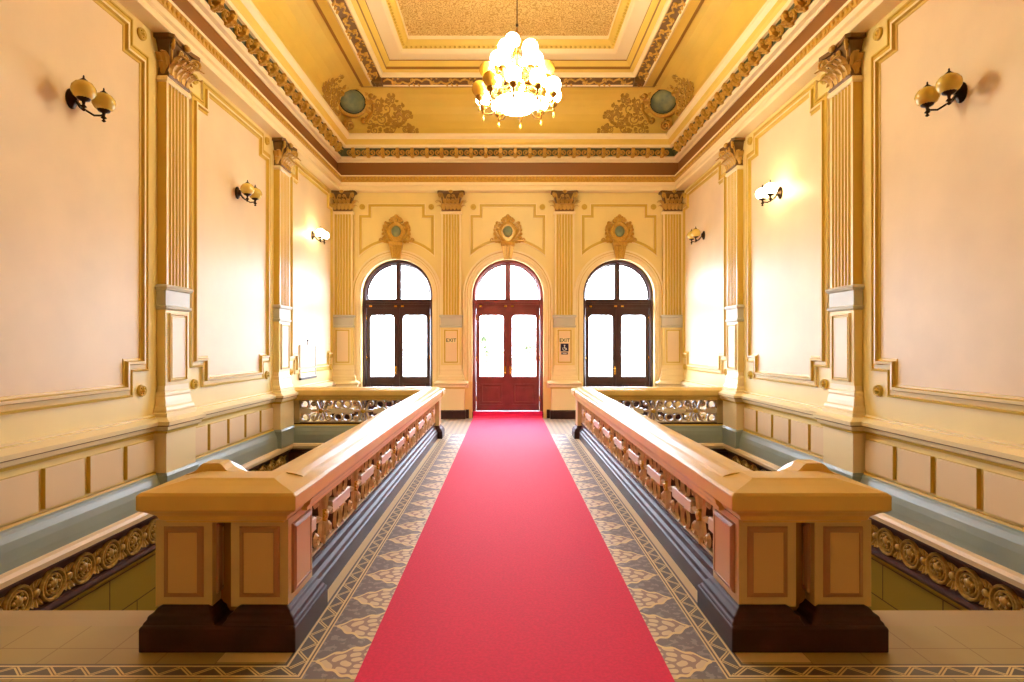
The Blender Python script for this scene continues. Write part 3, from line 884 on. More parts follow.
# ------------------------------------------------------------------ carpet
q = MB()
prof_y = [YF + 0.3 + 0.2 * k for k in range(int((12.40 - YF - 0.3) / 0.2))] + [12.40, 12.47, 12.49, 12.58]
def cz(y):
    return 0.014 if y < 12.45 else (0.05 if y < 12.48 else 0.139)
xs = [-0.762, -0.756] + [-0.756 + 1.512 * k / 8 for k in range(1, 8)] + [0.756, 0.762]
vs = []
for y in prof_y:
    for i, x in enumerate(xs):
        e = i in (0, len(xs) - 1)
        vs.append((x, y, cz(y) - (0.013 if e else 0.0)))
nx = len(xs); fs = [(r * nx + c, r * nx + c + 1, (r + 1) * nx + c + 1, (r + 1) * nx + c) for r in range(len(prof_y) - 1) for c in range(nx - 1)]
q.add(vs, fs)
tag(q.build('carpet_runner', 'carpet'), 'long crimson red carpet runner leading to the central doors', 'carpet')

# ------------------------------------------------------------------ balustrades
def pierced_cell(L, H):
    """one cell of pierced scrollwork, local a along, c thickness, b up; centred"""
    t = 0.052
    def f(a, b_, c): return (a, c, b_)
    q = MB()
    cp = lambda w: [(-w / 2, -t * 0.6), (0, -t), (w / 2, -t * 0.6), (w / 2, t * 0.6), (0, t), (-w / 2, t * 0.6)]
    h = H / 2
    for sy in (-1, 1):
        q.box(-L / 2, L / 2, -t * 0.8, t * 0.8, min(sy * h, sy * (h - 0.022)), max(sy * h, sy * (h - 0.022)), 1)
    for sx in (-1, 1):
        for sy in (-1, 1):
            # big C scroll from the centre out to the corner
            p = [(0.052, 0.0), (0.056, 0.045), (0.072, 0.09), (0.085, 0.118)] + spiral(0.128, 0.120, 0.044, 0.012, PI * 0.95, -PI * 1.15, 14)
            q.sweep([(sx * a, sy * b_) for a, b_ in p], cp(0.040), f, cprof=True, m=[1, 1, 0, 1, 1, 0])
            # slim tongue going up to the rail
            p = [(0.0, 0.045), (0.020, 0.10), (0.026, 0.14), (0.004, h - 0.01)]
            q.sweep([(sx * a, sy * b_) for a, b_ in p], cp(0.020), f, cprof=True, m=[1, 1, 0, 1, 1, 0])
            # short link from the scroll to the end of the bar
            p = [(0.056, 0.0), (0.11, 0.012), (0.18, 0.0)]
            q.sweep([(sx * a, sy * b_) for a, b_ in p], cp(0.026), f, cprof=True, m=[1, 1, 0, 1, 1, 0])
            # loop over the bar
            r = (h - 0.045 - 0.02) / 2
            cxx = L / 2 - 0.055
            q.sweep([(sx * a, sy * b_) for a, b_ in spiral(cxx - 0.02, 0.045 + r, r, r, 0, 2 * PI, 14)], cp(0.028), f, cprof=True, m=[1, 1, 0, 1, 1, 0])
    scroll = q
    qb = []
    for sx in (-1, 1):
        qb.append(MB())
        qb[-1].loft(min(sx * 0.175, sx * L / 2), max(sx * 0.175, sx * L / 2), -t * 0.98, t * 0.98, [(-0.045, 0.008), (-0.037, 0), (0.037, 0), (0.045, 0.008)])
    qcs = []
    for sy in (-1, 1):
        qc = MB(); qcs.append(qc)
        R = Matrix.Rotation(-sy * PI / 2, 3, 'X')
        qc.lathe([(0.040, 0.02), (0.040, 0.05), (0.030, 0.062), (0.012, 0.072), (0.001, 0.073)], (0, 0, 0), 12, 0, R)
        for k in range(8): qc.ball((0.030 * cos(k * PI / 4), sy * 0.055, 0.030 * sin(k * PI / 4)), 0.012, 6)
    return scroll, qb, qcs

SRAILP = [(-0.13, 0.655), (-0.13, 0.675), (-0.145, 0.69), (-0.15, 0.715), (-0.168, 0.735), (-0.172, 0.75), (-0.172, 0.815), (-0.160, 0.832), (-0.115, 0.842), (-0.10, 0.862), (-0.055, 0.885), (-0.02, 0.892),
         (0.02, 0.892), (0.055, 0.885), (0.10, 0.862), (0.115, 0.842), (0.160, 0.832), (0.172, 0.815), (0.172, 0.75), (0.168, 0.735), (0.15, 0.715), (0.145, 0.69), (0.13, 0.675), (0.13, 0.655)]
RAILP = [(x, z if z < 0.84 else 0.842 + (z - 0.842) * 0.6) for x, z in SRAILP]
RX, TY = 1.305, WELL_F + 0.13      # centre lines of the inner and the cross rail
def make_balustrade(sg):
    side = 'left' if sg < 0 else 'right'
    root = empty('balustrade', (sg * RX, 3.23, 0))
    tag(root, 'ochre stone balustrade with pierced scrollwork round the stair well %s of the carpet' % side, 'balustrade')
    ox, oy = sg * RX, 3.23
    def mp(x, y, z): return (-sg * -x * 1.0 * 1.0 - ox if False else sg * (-x) - ox, y - oy, z)   # x given for the left side (negative)
    class LB(MB):
        def boxl(s, x0, x1, y0, y1, z0, z1, m=0):
            a, c = sorted((sg * -x0 - ox, sg * -x1 - ox)); s.box(a, c, y0 - oy, y1 - oy, z0, z1, m)
        def loftl(s, x0, x1, y0, y1, rings, m=0):
            a, c = sorted((sg * -x0 - ox, sg * -x1 - ox)); s.loft(a, c, y0 - oy, y1 - oy, rings, m)
    # handrail: inner run, turning to the wall
    q = LB(); q.sweep([(-RX, 3.25), (-RX, TY), (-W + 0.005, TY)], RAILP, mp, cprof=True)
    q.build('handrail', 'rail', root)
    # plinth under the inner run and the cross run
    q = LB()
    PP = [(-0.10, 0.0), (-0.10, 0.115), (-0.088, 0.125), (-0.082, 0.15), (-0.062, 0.165), (-0.055, 0.20), (-0.035, 0.215), (-0.03, 0.245), (-0.06, 0.25), (-0.06, 0.262),
          (0.06, 0.262), (0.06, 0.25), (0.03, 0.245), (0.035, 0.215), (0.055, 0.20), (0.062, 0.165), (0.082, 0.15), (0.088, 0.125), (0.10, 0.115), (0.10, 0.0)]
    q.sweep([(-RX, 3.44), (-RX, TY), (-W + 0.005, TY)], PP, mp, cprof=True)
    q.build('plinth', 'plinth', root)
    # paired newel at the head of the stairs
    newel = empty('newel', (0, 0, 0)); newel.parent = root
    q = LB(); q.loftl(-1.95, -1.135, 2.955, 3.50, [(0, 0), (0.125, 0), (0.135, 0.012)])
    for a, c in ((-1.95, -1.555), (-1.53, -1.135)):
        q.loftl(a, c, 2.965, 3.49, [(0.13, 0.005), (0.145, 0.012), (0.155, 0.022), (0.172, 0.024), (0.185, 0.046), (0.20, 0.052), (0.212, 0.075)])
    q.build('newel_base', 'plinth', newel, bevel=0.006)
    for a, c in ((-1.915, -1.612), (-1.512, -1.205)):
        q = LB(); q.boxl(a, c, 3.045, 3.42, 0.20, 0.665)
        pier = q.build('pier', 'pier', newel)
        a2, c2 = sorted((sg * -a - ox, sg * -c - ox))
        faces = [(a2, c2, lambda s, z, d: (s, 3.045 - oy - d, z))]
        xin = c if True else a
        xi = sg * -c - ox
        faces.append((3.045 - oy, 3.42 - oy, lambda s, z, d, xi=xi: (xi + (-sg) * d, s, z)))
        xo = sg * -a - ox
        faces.append((3.045 - oy, 3.42 - oy, lambda s, z, d, xo=xo: (xo + sg * d, s, z)))
        for s0, s1, fn in faces:
            q = MB()
            p = [(s0 + 0.045, 0.25), (s1 - 0.045, 0.25), (s1 - 0.045, 0.63), (s0 + 0.045, 0.63)]
            q.sweep(p, [(0, 0.0), (0.006, 0.012), (0.026, 0.020), (0.030, 0.014), (0.032, 0.0)], fn, True, m=1)
            q.prism([(s0 + 0.075, 0.28), (s1 - 0.075, 0.28), (s1 - 0.075, 0.60), (s0 + 0.075, 0.60)], fn, 0.0, 0.016, 0)
            q.build('inset_panel', ['inset', 'insetline'], pier)
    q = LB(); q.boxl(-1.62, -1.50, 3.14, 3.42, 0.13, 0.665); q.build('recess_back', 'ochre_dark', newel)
    q = LB(); q.loftl(-1.945, -1.122, 2.925, 3.46, [(0.655, 0.10), (0.668, 0.095), (0.675, 0.078), (0.70, 0.066), (0.725, 0.035), (0.738, 0.012), (0.748, 0.0), (0.822, 0.0), (0.835, 0.014), (0.852, 0.10), (0.866, 0.16), (0.874, 0.185)])
    q.build('newel_cap', 'rail', newel, bevel=0.004)
    # start of the stair handrail that goes down behind the outer pier
    q = LB()
    cxs = -1.765
    prof = [(-0.13, 0.655), (-0.15, 0.715), (-0.16, 0.75), (-0.16, 0.815), (-0.15, 0.830), (-0.115, 0.838), (-0.085, 0.858), (-0.062, 0.886), (-0.045, 0.896), (0.045, 0.896), (0.062, 0.886), (0.085, 0.858), (0.115, 0.838), (0.15, 0.830), (0.16, 0.815), (0.16, 0.75), (0.15, 0.715), (0.13, 0.655)]
    pth = [(3.33, 0.0), (3.44, 0.0), (3.56, -0.05), (8.4, -2.72)]
    vs = []; fs = []
    for y, dz in pth:
        for a, z in prof: vs.append(mp(cxs + a, y, z + dz + 0.012))
    n = len(prof)
    for i in range(len(pth) - 1):
        for k in range(n): fs.append((i * n + k, i * n + (k + 1) % n, (i + 1) * n + (k + 1) % n, (i + 1) * n + k))
    fs += [tuple(range(n)), tuple((len(pth) - 1) * n + k for k in reversed(range(n)))]
    q.add(vs, fs); q.build('stair_handrail', 'rail', root)
    q = LB()
    poly = [(3.42, 0.66), (3.44, 0.66), (3.56, 0.61), (8.4, -2.06), (8.4, -2.95), (3.42, -0.13)]
    q.prism([(y, z) for y, z in poly], lambda y, z, x: mp(x, y, z), cxs - 0.07, cxs + 0.07)
    q.build('stair_string', 'pier', root)
    # end post where the two runs meet
    post = empty('end_post', (0, 0, 0)); post.parent = root
    q = LB(); q.loftl(-1.475, -1.125, TY - 0.19, TY + 0.19, [(0, 0), (0.12, 0), (0.135, 0.012), (0.16, 0.022), (0.19, 0.05), (0.215, 0.06)]); q.build('post_base', 'plinth', post)
    q = LB(); q.boxl(-1.42, -1.185, TY - 0.13, TY + 0.13, 0.20, 0.665); q.build('post_shaft', 'pier', post)
    q = LB(); q.loftl(-1.49, -1.115, TY - 0.20, TY + 0.20, [(0.655, 0.08), (0.675, 0.06), (0.70, 0.05), (0.735, 0.01), (0.748, 0), (0.82, 0), (0.835, 0.014), (0.85, 0.09), (0.87, 0.13)]); q.build('post_cap', 'rail', post)
    # wall end of the cross run
    q = LB(); q.boxl(-W + 0.005, -3.60, TY - 0.07, TY + 0.07, 0.255, 0.665); q.build('end_pier', 'pier', root)
    # pierced cells
    y0, y1 = 3.42, TY - 0.13; nI = 8; LI = (y1 - y0) / nI
    x0, x1 = 1.42, 3.60; nT = 3; LT = (x1 - x0) / nT
    def row(n, L, place):
        s, qb, qc = pierced_cell(L, 0.405)
        p0 = s.build('pierced_panel', ['scrolldark', 'scroll'], root); [k.build('bar', 'bar', p0) for k in qb]; [k.build('boss', 'boss', p0) for k in qc]
        for i in range(n):
            p = p0 if i == 0 else copy_tree(p0, root)
            loc, rz = place(i); p.location = loc; p.rotation_euler = (0, 0, rz)
    row(nI, LI, lambda i: ((0, y0 + LI * (i + 0.5) - oy, 0.46), PI / 2 * (1 if sg < 0 else 1)))
    row(nT, LT, lambda i: ((sg * (x0 + LT * (i + 0.5)) - ox, TY - oy, 0.46), 0))
    return root
make_balustrade(-1); make_balustrade(1)

# ------------------------------------------------------------------ cartouches over the arches
def make_cartouche():
    root = empty('cartouche', (0, 0, 0))
    f = loc_map
    q = MB()   # keystone bracket
    poly = [(-0.15, 3.82), (0.15, 3.82), (0.13, 3.70), (0.095, 3.52), (0.085, 3.46), (-0.085, 3.46), (-0.095, 3.52), (-0.13, 3.70)]
    q.prism(poly, f, 0.0, 0.13)
    for x in (-0.06, 0.0, 0.06): q.sweep([(x * 0.75, 3.48), (x, 3.79)], RELIEF(0.035, 0.03), lambda s, z, d: (s, -0.13 - d, z))
    q.lathe([(0.055, -0.15), (0.055, 0.15)], (0, -0.12, 3.80), 10, 0, Matrix.Rotation(PI / 2, 3, 'Y'))
    q.build('keystone', 'gold', root)
    q = MB()   # shield body with its frame
    n = 24
    def sh(t):
        a = 2 * PI * t; return (0.17 * cos(a) * (1 + 0.06 * cos(4 * a)), 4.06 + 0.20 * sin(a) - 0.03 * (sin(a) < 0) * sin(a) ** 2)
    pts = [sh(k / n) for k in range(n)]
    q.prism(pts, f, 0.0, 0.07)
    q.sweep(pts, [(-0.03, 0.02), (-0.03, 0.08), (0.0, 0.105), (0.03, 0.085), (0.035, 0.05)], f, True)
    q.build('shield', 'gold', root)
    q = MB(); q.lathe([(0.105, 0), (0.105, 0.02), (0.085, 0.045), (0.05, 0.062), (0.001, 0.07)], (0, -0.065, 4.07), 16, 0, Matrix.Rotation(PI / 2, 3, 'X'), sy=1.15)
    q.build('medallion', 'teal', root)
    q = MB()   # shell crest
    for k in range(7):
        a = PI * (0.12 + 0.76 * k / 6)
        q.leaf((0.05 * cos(a), -0.07, 4.27 + 0.02 * sin(a)), (0, -1, 0.1), (cos(a), 0, sin(a)), 0.14, 0.055, 0.5, n=5)
    q.ball((0, -0.10, 4.30), 0.055, 10); q.ball((0, -0.08, 4.40), 0.045, 10)
    for sx in (-1, 1):
        q.sweep([(sx * a, z) for a, z in spiral(0.10, 4.30, 0.05, 0.012, PI * 1.2, -PI * 1.0, 14)], RELIEF(0.026, 0.08), f)
    q.build('shell_crest', 'gold', root)
    for sx in (-1, 1):      # scroll wings
        q = MB()
        S = lambda pts: [(sx * a, z) for a, z in pts]
        q.sweep(S([(0.16, 3.92), (0.22, 3.98), (0.26, 4.08)] + spiral(0.225, 4.16, 0.055, 0.012, 0.0, PI * 2.3, 16)), RELIEF(0.040, 0.075), f)
        q.sweep(S([(0.13, 3.90), (0.20, 3.88), (0.28, 3.87)] + spiral(0.34, 3.90, 0.045, 0.010, -PI * 0.7, PI * 1.5, 14)), RELIEF(0.032, 0.06), f)
        q.sweep(S([(0.14, 4.22)] + spiral(0.19, 4.25, 0.04, 0.01, -PI * 0.9, PI * 1.3, 12)), RELIEF(0.028, 0.07), f)
        for k in range(5):
            a = -0.5 + 0.42 * k
            q.leaf((sx * 0.20, -0.03, 3.98 + 0.05 * k), (0, -1, 0), (sx * cos(a), 0, sin(a)), 0.15, 0.07, 0.5)
        for k in range(3): q.leaf((sx * (0.13 + 0.06 * k), -0.03, 3.88), (0, -1, 0), (sx, 0, -0.5 + 0.2 * k), 0.13, 0.06, 0.5)
        q.build('scroll_wing', 'gold', root)
    return root
cart = make_cartouche()
tag(cart, 'gilt shield cartouche with blue-green medallion over the left arch', 'cartouche', 'gilt cartouches over the arches')
cart.location = (ARCH_X[0], YB - 0.003, 0)
for x, lab in ((ARCH_X[1], 'gilt shield cartouche with pale medallion over the central doors'), (ARCH_X[2], 'gilt shield cartouche with blue-green medallion over the right arch')):
    c = copy_tree(cart); c.location = (x, YB - 0.003, 0); c['label'] = lab

# ------------------------------------------------------------------ corner cartouches in the cove
def cove_p(z):
    for (p0, z0), (p1, z1) in zip(COVE, COVE[1:]):
        if z0 <= z <= z1: return p0 + (p1 - p0) * (z - z0) / (z1 - z0)
    return COVE[-1][0]
def corner_cartouche(sg):
    side = 'left' if sg < 0 else 'right'
    e = 0.575
    C = Vector((sg * (W - e + 0.03), YB - e, 6.69))
    root = empty('corner_cartouche', C)
    tag(root, 'gilt cartouche with dark oval medallion in the %s corner of the ceiling cove' % side, 'cartouche', 'corner cartouches of the ceiling')
    N = Vector((-sg * 0.63, -0.68, -0.55)).normalized()
    R_ = Vector((-N.y, N.x, 0)).normalized(); U = N.cross(R_); U = U if U.z > 0 else -U
    def f(a, b_, d): return tuple(R_ * a + U * b_ + N * d)
    M3 = Matrix((R_, U, N)).transposed()
    q = MB()
    q.lathe([(0.34, -0.20), (0.335, 0.0), (0.30, 0.05), (0.27, 0.06), (0.245, 0.03), (0.24, 0.0)], (0, 0, 0), 28, 0, M3, sx=1.22)
    q.build('oval_frame', 'gold', root)
    q = MB(); q.lathe([(0.275, -0.02), (0.265, 0.02), (0.225, 0.045), (0.222, 0.0)], (0, 0, 0), 28, 0, M3, sx=1.22)
    q.build('medallion_rim', 'rimdark', root)
    q = MB(); q.lathe([(0.228, -0.02), (0.22, 0.04), (0.17, 0.075), (0.10, 0.095), (0.001, 0.105)], (0, 0, 0), 28, 0, M3, sx=1.22)
    q.build('medallion', 'teal', root)
    q = MB()
    f2 = lambda a, b_, d: f(a, b_, d + 0.10)
    for sx in (-1, 1):
        S = lambda pts: [(sx * a, b_) for a, b_ in pts]
        q.sweep(S([(0.03, 0.40), (0.16, 0.42), (0.29, 0.34)] + spiral(0.33, 0.24, 0.09, 0.02, PI * 0.45, -PI * 1.5, 16)), RELIEF(0.055, 0.09), f2)
        q.sweep(S([(0.40, 0.10), (0.44, -0.05), (0.38, -0.20)] + spiral(0.30, -0.28, 0.07, 0.015, 0.3, -PI * 1.8, 16)), RELIEF(0.05, 0.08), f2)
        for k in range(4): q.leaf(f2(sx * (0.34 - 0.05 * k), -0.22 + 0.15 * k, 0.0), N, R_ * sx + U * (0.4 * k - 0.6), 0.2, 0.1, 0.5)
    q.sweep(spiral(0.0, -0.46, 0.12, 0.02, PI * 0.5, PI * 4.3, 26), RELIEF(0.045, 0.10), f2)
    for k in range(7):
        a = PI * (0.1 + 0.8 * k / 6)
        q.leaf(f2(0.06 * cos(a), 0.40 + 0.03 * sin(a), 0.02), N, R_ * cos(a) + U * sin(a), 0.19, 0.085, 0.6)
    q.ball(f2(0, 0.40, 0.06), 0.06, 10)
    q.build('scroll_frame', 'gold', root)
    # vines spreading over both coves
    rnd = random.Random(3)
    def on_cove(which):
        def g(s, z, d):
            z = min(max(z, 6.07), 6.88); p = cove_p(z) + d
            if which: v = Vector((sg * (W - s), YB - p, z))
            else: v = Vector((sg * (W - p), YB - s, z))
            return tuple(v - C)
        return g
    for which in (0, 1):
        g = on_cove(which); q = MB()
        for (s0, z0, r) in ((0.95, 6.18, 0.09), (1.12, 6.42, 0.11), (1.32, 6.22, 0.10), (1.22, 6.62, 0.09), (1.48, 6.44, 0.09), (1.62, 6.20, 0.08), (1.05, 6.72, 0.07), (1.78, 6.16, 0.05), (1.50, 6.62, 0.06), (0.98, 6.56, 0.09), (1.36, 6.76, 0.06), (1.40, 6.36, 0.08), (0.86, 6.36, 0.08), (1.66, 6.48, 0.05), (1.24, 6.12, 0.05)):
            q.sweep(spiral(s0, z0, r, 0.012, rnd.uniform(0, 6), rnd.uniform(9, 13), 18), RELIEF(0.022, 0.022), g)
            for k in range(13):
                a = rnd.uniform(0, 2 * PI)
                p = Vector(g(s0 + r * cos(a), z0 + r * sin(a), 0.004)); p2 = Vector(g(s0 + (r + .05) * cos(a), z0 + (r + .05) * sin(a), 0.004))
                o = Vector(g(s0, z0, 0.5)) - Vector(g(s0, z0, 0.0))
                if (p2 - p).length > 0.01: q.leaf(p, o, p2 - p, 0.085, 0.055, 0.35, n=4)
        q.sweep([(0.8, 6.10), (1.2, 6.10), (1.6, 6.085), (1.95, 6.075)], RELIEF(0.03, 0.03), g)
        q.sweep([(0.9, 6.3), (1.2, 6.28), (1.45, 6.30), (1.7, 6.22)], RELIEF(0.02, 0.02), g)
        q.build('leaf_scroll', 'vine', root)
corner_cartouche(-1); corner_cartouche(1)

# ------------------------------------------------------------------ sconces
def make_sconce(lit):
    root = empty('wall_sconce', (0, 0, 0))
    q = MB(); R = Matrix.Rotation(PI / 2, 3, 'X')
    q.lathe([(0.062, 0), (0.062, 0.012), (0.05, 0.024), (0.035, 0.03), (0.028, 0.05), (0.001, 0.055)], (0, 0, 0), 16, 0, R, sy=1.4)
    q.build('wall_plate', 'darkmetal', root)
    for sx in (-1, 1):
        q = MB()
        q.tube([(0, -0.04, -0.01), (sx * 0.02, -0.09, -0.075), (sx * 0.07, -0.15, -0.115), (sx * 0.11, -0.19, -0.10), (sx * 0.12, -0.20, -0.07)], 0.009, 8)
        arm = q.build('arm', 'darkmetal', root)
        c = (sx * 0.12, -0.20, 0)
        q = MB(); q.lathe([(0.004, -0.155), (0.018, -0.145), (0.006, -0.13), (0.024, -0.118), (0.010, -0.10), (0.014, -0.075), (0.045, -0.062), (0.06, -0.035), (0.055, -0.030)], c, 14)
        q.build('cup', 'darkmetal', arm)
        q = MB(); q.lathe([(0.05, -0.050), (0.072, -0.034), (0.088, -0.004), (0.092, 0.022), (0.085, 0.052), (0.064, 0.080), (0.034, 0.098), (0.001, 0.103)], c, 18)
        q.build('glass_shade', 'shade_lit' if lit else 'shade', arm)
        q = MB(); q.lathe([(0.034, 0.094), (0.03, 0.105), (0.012, 0.104), (0.018, 0.115), (0.008, 0.122), (0.007, 0.14), (0.001, 0.15)], c, 12)
        q.build('finial', 'darkmetal', arm)
    return root
sc_off, sc_on = make_sconce(False), make_sconce(True)
SY = (4.90, 7.93, 11.0); SZ = 3.72
spec = [(-1, 0, 'unlit two-shade amber sconce on the left wall panel nearest the camera'),
        (-1, 1, 'unlit two-shade amber sconce on the middle panel of the left wall'),
        (-1, 2, 'lit two-shade sconce glowing on the far panel of the left wall'),
        (1, 0, 'unlit two-shade amber sconce on the right wall panel nearest the camera'),
        (1, 1, 'lit two-shade sconce glowing on the middle panel of the right wall'),
        (1, 2, 'unlit two-shade amber sconce on the far panel of the right wall')]
used = set()
for sg, k, lab in spec:
    lit = (sg, k) in ((-1, 2), (1, 1))
    src = sc_on if lit else sc_off
    o = src if src not in used else copy_tree(src)
    used.add(src)
    o.location = (sg * (W - 0.012), 4.78 if (sg, k) == (1, 0) else SY[k], SZ); o.rotation_euler = (0, 0, PI / 2 if sg < 0 else -PI / 2)
    tag(o, lab, 'wall lamp', 'two-shade wall sconces')

# ------------------------------------------------------------------ chandelier
def make_chandelier():
    cx, cy = 0.10, 7.2
    root = empty('chandelier', (cx, cy, 4.45 + 0.06))
    tag(root, 'large brass chandelier with tiers of glowing glass globes', 'chandelier')
    zo = 4.45
    q = MB(); q.lathe([(0.001, 7.24 - zo), (0.11, 7.24 - zo), (0.10, 7.20 - zo), (0.05, 7.16 - zo), (0.015, 7.13 - zo), (0.001, 7.125 - zo)], (0, 0, 0), 16); q.build('ceiling_rose', 'lampmetal', root)
    q = MB()
    q.tube([(0, 0, 5.55 - zo), (0, 0, 7.15 - zo)], 0.007, 6)
    z = 5.60 - zo
    q.ball((0, 0, 5.585 - zo), 0.02, 8)
    q.build('chain', 'darkmetal', root)
    q = MB()
    q.lathe([(0.001, 0.02), (0.03, 0.03), (0.02, 0.06), (0.06, 0.10), (0.085, 0.16), (0.05, 0.22), (0.025, 0.26), (0.03, 0.34), (0.055, 0.40), (0.05, 0.45), (0.022, 0.50), (0.02, 0.68), (0.045, 0.73), (0.04, 0.78), (0.016, 0.83), (0.012, 1.10), (0.001, 1.11)], (0, 0, 0), 14)
    q.build('stem', 'lampmetal', root)
    q = MB()   # bright glass bowl at the bottom
    q.lathe([(0.001, 0.02), (0.10, 0.03), (0.20, 0.065), (0.265, 0.12), (0.28, 0.165), (0.27, 0.17)], (0, 0, 0), 24)
    q.build('glass_bowl', 'globe_lit', root)
    def globe_arm(ang, rad, zg, zs, lit, r=0.098):
        ca, sa = cos(ang), sin(ang)
        P = lambda a, z: (a * ca, a * sa, z - zo)
        q = MB()
        zg_b = zg - r - 0.06
        q.tube([P(0.02, zs), P(rad * 0.35, zs - 0.06), P(rad * 0.75, zg_b - 0.06), P(rad * 0.96, zg_b - 0.04), P(rad, zg_b)], 0.011, 7)
        q.sweep([(a, b_) for a, b_ in spiral(rad * 0.55, 0, 0.05, 0.012, 0, 3.2 * PI, 14)], RELIEF(0.014, 0.012), lambda s, z, d: tuple(Vector(P(s, z + zs - 0.02)) + Vector((-sa, ca, 0)) * (d - 0.006)))
        arm = q.build('arm', 'lampmetal', root)
        q = MB(); q.lathe([(0.004, zg_b - 0.05 - zo), (0.016, zg_b - 0.03 - zo), (0.012, zg_b - zo), (0.045, zg_b + 0.025 - zo), (0.05, zg_b + 0.06 - zo), (0.04, zg_b + 0.075 - zo)], (rad * ca, rad * sa, 0), 12)
        q.build('cup', 'lampmetal', arm)
        q = MB(); q.ball((rad * ca, rad * sa, zg - zo), r, 18)
        q.build('globe', 'globe_lit' if lit else 'globe_off', arm)
        q = MB(); q.lathe([(0.002, zg_b - 0.13 - zo), (0.017, zg_b - 0.105 - zo), (0.012, zg_b - 0.08 - zo), (0.003, zg_b - 0.05 - zo)], (rad * ca, rad * sa, 0), 8)
        q.build('drop', 'shade', arm)
    off = {5, 6}
    for k in range(10): globe_arm(2 * PI * k / 10 + 0.2, 0.48, 4.74, 4.66, k not in off)
    for k in range(7): globe_arm(2 * PI * k / 7 + 0.63, 0.385, 4.99, 4.86, k != 3 and k != 6)
    for k in range(5): globe_arm(2 * PI * k / 5 + 0.35, 0.255, 5.20, 5.08, True)
    globe_arm(PI, 0.06, 5.39, 5.25, True)
make_chandelier()

# ------------------------------------------------------------------ signs and board
def text_mesh(name, body, size, m, parent, loc, rot=(PI / 2, 0, 0)):
    cu = bpy.data.curves.new(name, 'FONT'); cu.body = body; cu.size = size; cu.extrude = 0.002; cu.align_x = 'CENTER'; cu.align_y = 'CENTER'
    cu.space_character = 1.05; cu.offset = 0.002
    o = bpy.data.objects.new(name, cu); COL.objects.link(o)
    dg = bpy.context.evaluated_depsgraph_get()
    me = bpy.data.meshes.new_from_object(o.evaluated_get(dg))
    bpy.data.objects.remove(o)
    me.materials.clear(); me.materials.append(MT[m])
    o = bpy.data.objects.new(name, me); COL.objects.link(o)
    o.parent = parent; o.location = loc; o.rotation_euler = rot
    return o
for x, lab in ((-1.23, 'EXIT sign in green letters on the pilaster left of the central doors'), (1.23, 'EXIT sign in green letters above the navy plate right of the central doors')):
    q = MB(); q.box(-0.115, 0.115, -0.006, 0, -0.05, 0.05)
    s = q.build('exit_sign', 'cream', None, (x, YB - 0.110, 1.70)); tag(s, lab, 'sign', 'exit signs by the central doors')
    text_mesh('lettering', 'EXIT', 0.105, 'signgreen', s, (0, -0.008, 0))
q = MB(); q.box(-0.085, 0.085, -0.008, 0, -0.085, 0.085); q.box(-0.07, 0.07, -0.008, 0, -0.15, -0.105)
s = q.build('wall_sign', 'signblue', None, (1.23, YB - 0.110, 1.545)); tag(s, 'square navy plate with a white figure below the right EXIT sign', 'sign')
q = MB()
R = Matrix.Rotation(PI / 2, 3, 'X')
q.lathe([(0.016, 0.0), (0.016, 0.003)], (0.0, -0.008, 0.045), 10, 0, R)
q.sweep([(0.0, 0.03), (-0.005, -0.01), (0.03, -0.012), (0.045, -0.05)], [(-0.008, 0), (-0.008, 0.003), (0.008, 0.003), (0.008, 0)], lambda a, z, d: (a, -0.008 - d, z))
q.sweep(spiral(-0.005, -0.025, 0.036, 0.036, PI * 0.75, PI * 1.9, 10), [(-0.006, 0), (-0.006, 0.003), (0.006, 0.003), (0.006, 0)], lambda a, z, d: (a, -0.008 - d, z))
q.sweep([(-0.045, -0.127), (0.045, -0.127)], [(-0.008, 0), (-0.008, 0.003), (0.008, 0.003), (0.008, 0)], lambda a, z, d: (a, -0.008 - d, z))
q.build('pictogram', 'white', s)

root = empty('notice_board', (-W + 0.012, 10.72, 1.0)); root.rotation_euler = (0, 0, PI / 2)
tag(root, 'framed white notice sheet hung on the far panel of the left wall', 'notice board')
q = MB(); q.sweep([(-0.42, 0.0), (0.42, 0.0), (0.42, 0.60), (-0.42, 0.60)], [(0, 0), (0, 0.03), (0.02, 0.03), (0.022, 0.012)], loc_map, True); q.build('frame', 'white', root)
q = MB(); q.box(-0.41, 0.41, -0.014, 0, 0.01, 0.59); q.build('sheet', 'white', root)
q = MB(); q.tube([(0.0, -0.012, 0.60), (0.0, -0.012, 0.68)], 0.006, 6); q.ball((0, -0.012, 0.685), 0.018, 8); q.build('hanging_peg', 'darkmetal', root)
q = MB(); q.box(-0.42, 0.42, -0.045, 0, -0.035, 0.0); q.build('shadow_edge', 'darkmetal', root)  # dark strip standing in for the shadow along the board's lower edge

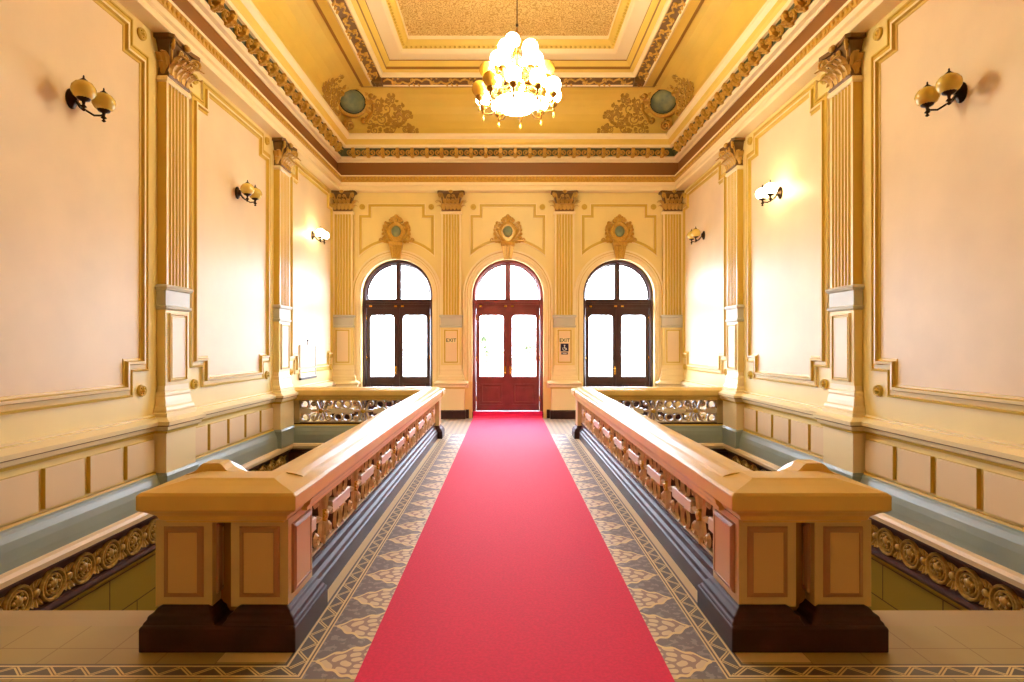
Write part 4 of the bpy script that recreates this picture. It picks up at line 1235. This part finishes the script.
# ------------------------------------------------------------------ outside
b = MB(); b.box(-40, 40, YB + 0.35, 70, -0.15, -0.02)
tag(b.build('ground_outside', 'outside'), 'pale paved ground outside the glazed doors', 'ground', kind='structure')
rnd = random.Random(11)
def tree(x, y, h, r, label):
    root = empty('tree', (x, y, -0.02)); tag(root, label, 'tree', 'trees outside the doors')
    q = MB(); q.tube([(0, 0, 0), (0.05, 0, h * 0.4), (-0.04, 0.05, h * 0.8)], lambda t: 0.16 - 0.09 * t, 8); q.build('trunk', 'bark', root)
    q = MB()
    for k in range(420):
        v = Vector((rnd.gauss(0, 1), rnd.gauss(0, 1), rnd.gauss(0, 1))).normalized() * (r * rnd.uniform(0.35, 1.0))
        p = Vector((v.x, v.y, h * 0.72 + v.z * 0.8)); u = Vector((rnd.uniform(-1, 1), rnd.uniform(-1, 1), rnd.uniform(-0.6, 1)))
        q.leaf(p, (rnd.uniform(-1, 1), rnd.uniform(-1, 1), 1), u, 0.34, 0.22, 0.5, n=3)
    q.build('crown', 'leaf', root)
tree(-1.25, 22.5, 2.1, 1.0, 'glare-paled leafy bush outside seen through the left leaf of the central doors')
tree(1.6, 25.5, 2.3, 1.1, 'glare-paled leafy bush outside seen through the right leaf of the central doors')

# ------------------------------------------------------------------ light, camera, view
w = bpy.data.worlds.new('daylight'); SC.world = w; w.use_nodes = True
bg = w.node_tree.nodes['Background']; bg.inputs[0].default_value = (0.73, 0.82, 1.0, 1); bg.inputs[1].default_value = 36.0
for cx in ARCH_X:
    l = bpy.data.lights.new('sky_portal', 'AREA'); l.shape = 'RECTANGLE'; l.size = 1.6; l.size_y = 3.6
    l.cycles.is_portal = True
    o = bpy.data.objects.new('sky_portal', l); COL.objects.link(o)
    o.location = (cx, YB + 0.40, 1.75); o.rotation_euler = (-PI / 2, 0, 0)
sl = bpy.data.lights.new('sun', 'SUN'); sl.energy = 45.0; sl.angle = 0.01; sl.color = (1, 0.95, 0.88)
so = bpy.data.objects.new('sun', sl); COL.objects.link(so); so.rotation_euler = (math.radians(38), math.radians(12), 0)

cam = bpy.data.cameras.new('camera'); co = bpy.data.objects.new('camera', cam); COL.objects.link(co)
co.location = (-0.04, 0, 1.6); co.rotation_euler = (PI / 2, 0, 0)
cam.sensor_width = 36; cam.lens = 569 / 1024 * 36; cam.shift_x = 6 / 1024; cam.shift_y = 4 / 1024; cam.clip_start = 0.05
SC.camera = co
SC.view_settings.view_transform = 'Standard'; SC.view_settings.look = 'None'; SC.view_settings.gamma = 1.0
SC.view_settings.use_curve_mapping = False
SC.view_settings.exposure = 0.0
SC.cycles.use_denoising = True
SC.cycles.use_adaptive_sampling = False
SC.cycles.max_bounces = 10; SC.cycles.diffuse_bounces = 6; SC.cycles.glossy_bounces = 4; SC.cycles.transparent_max_bounces = 12
SC.cycles.sample_clamp_indirect = 8
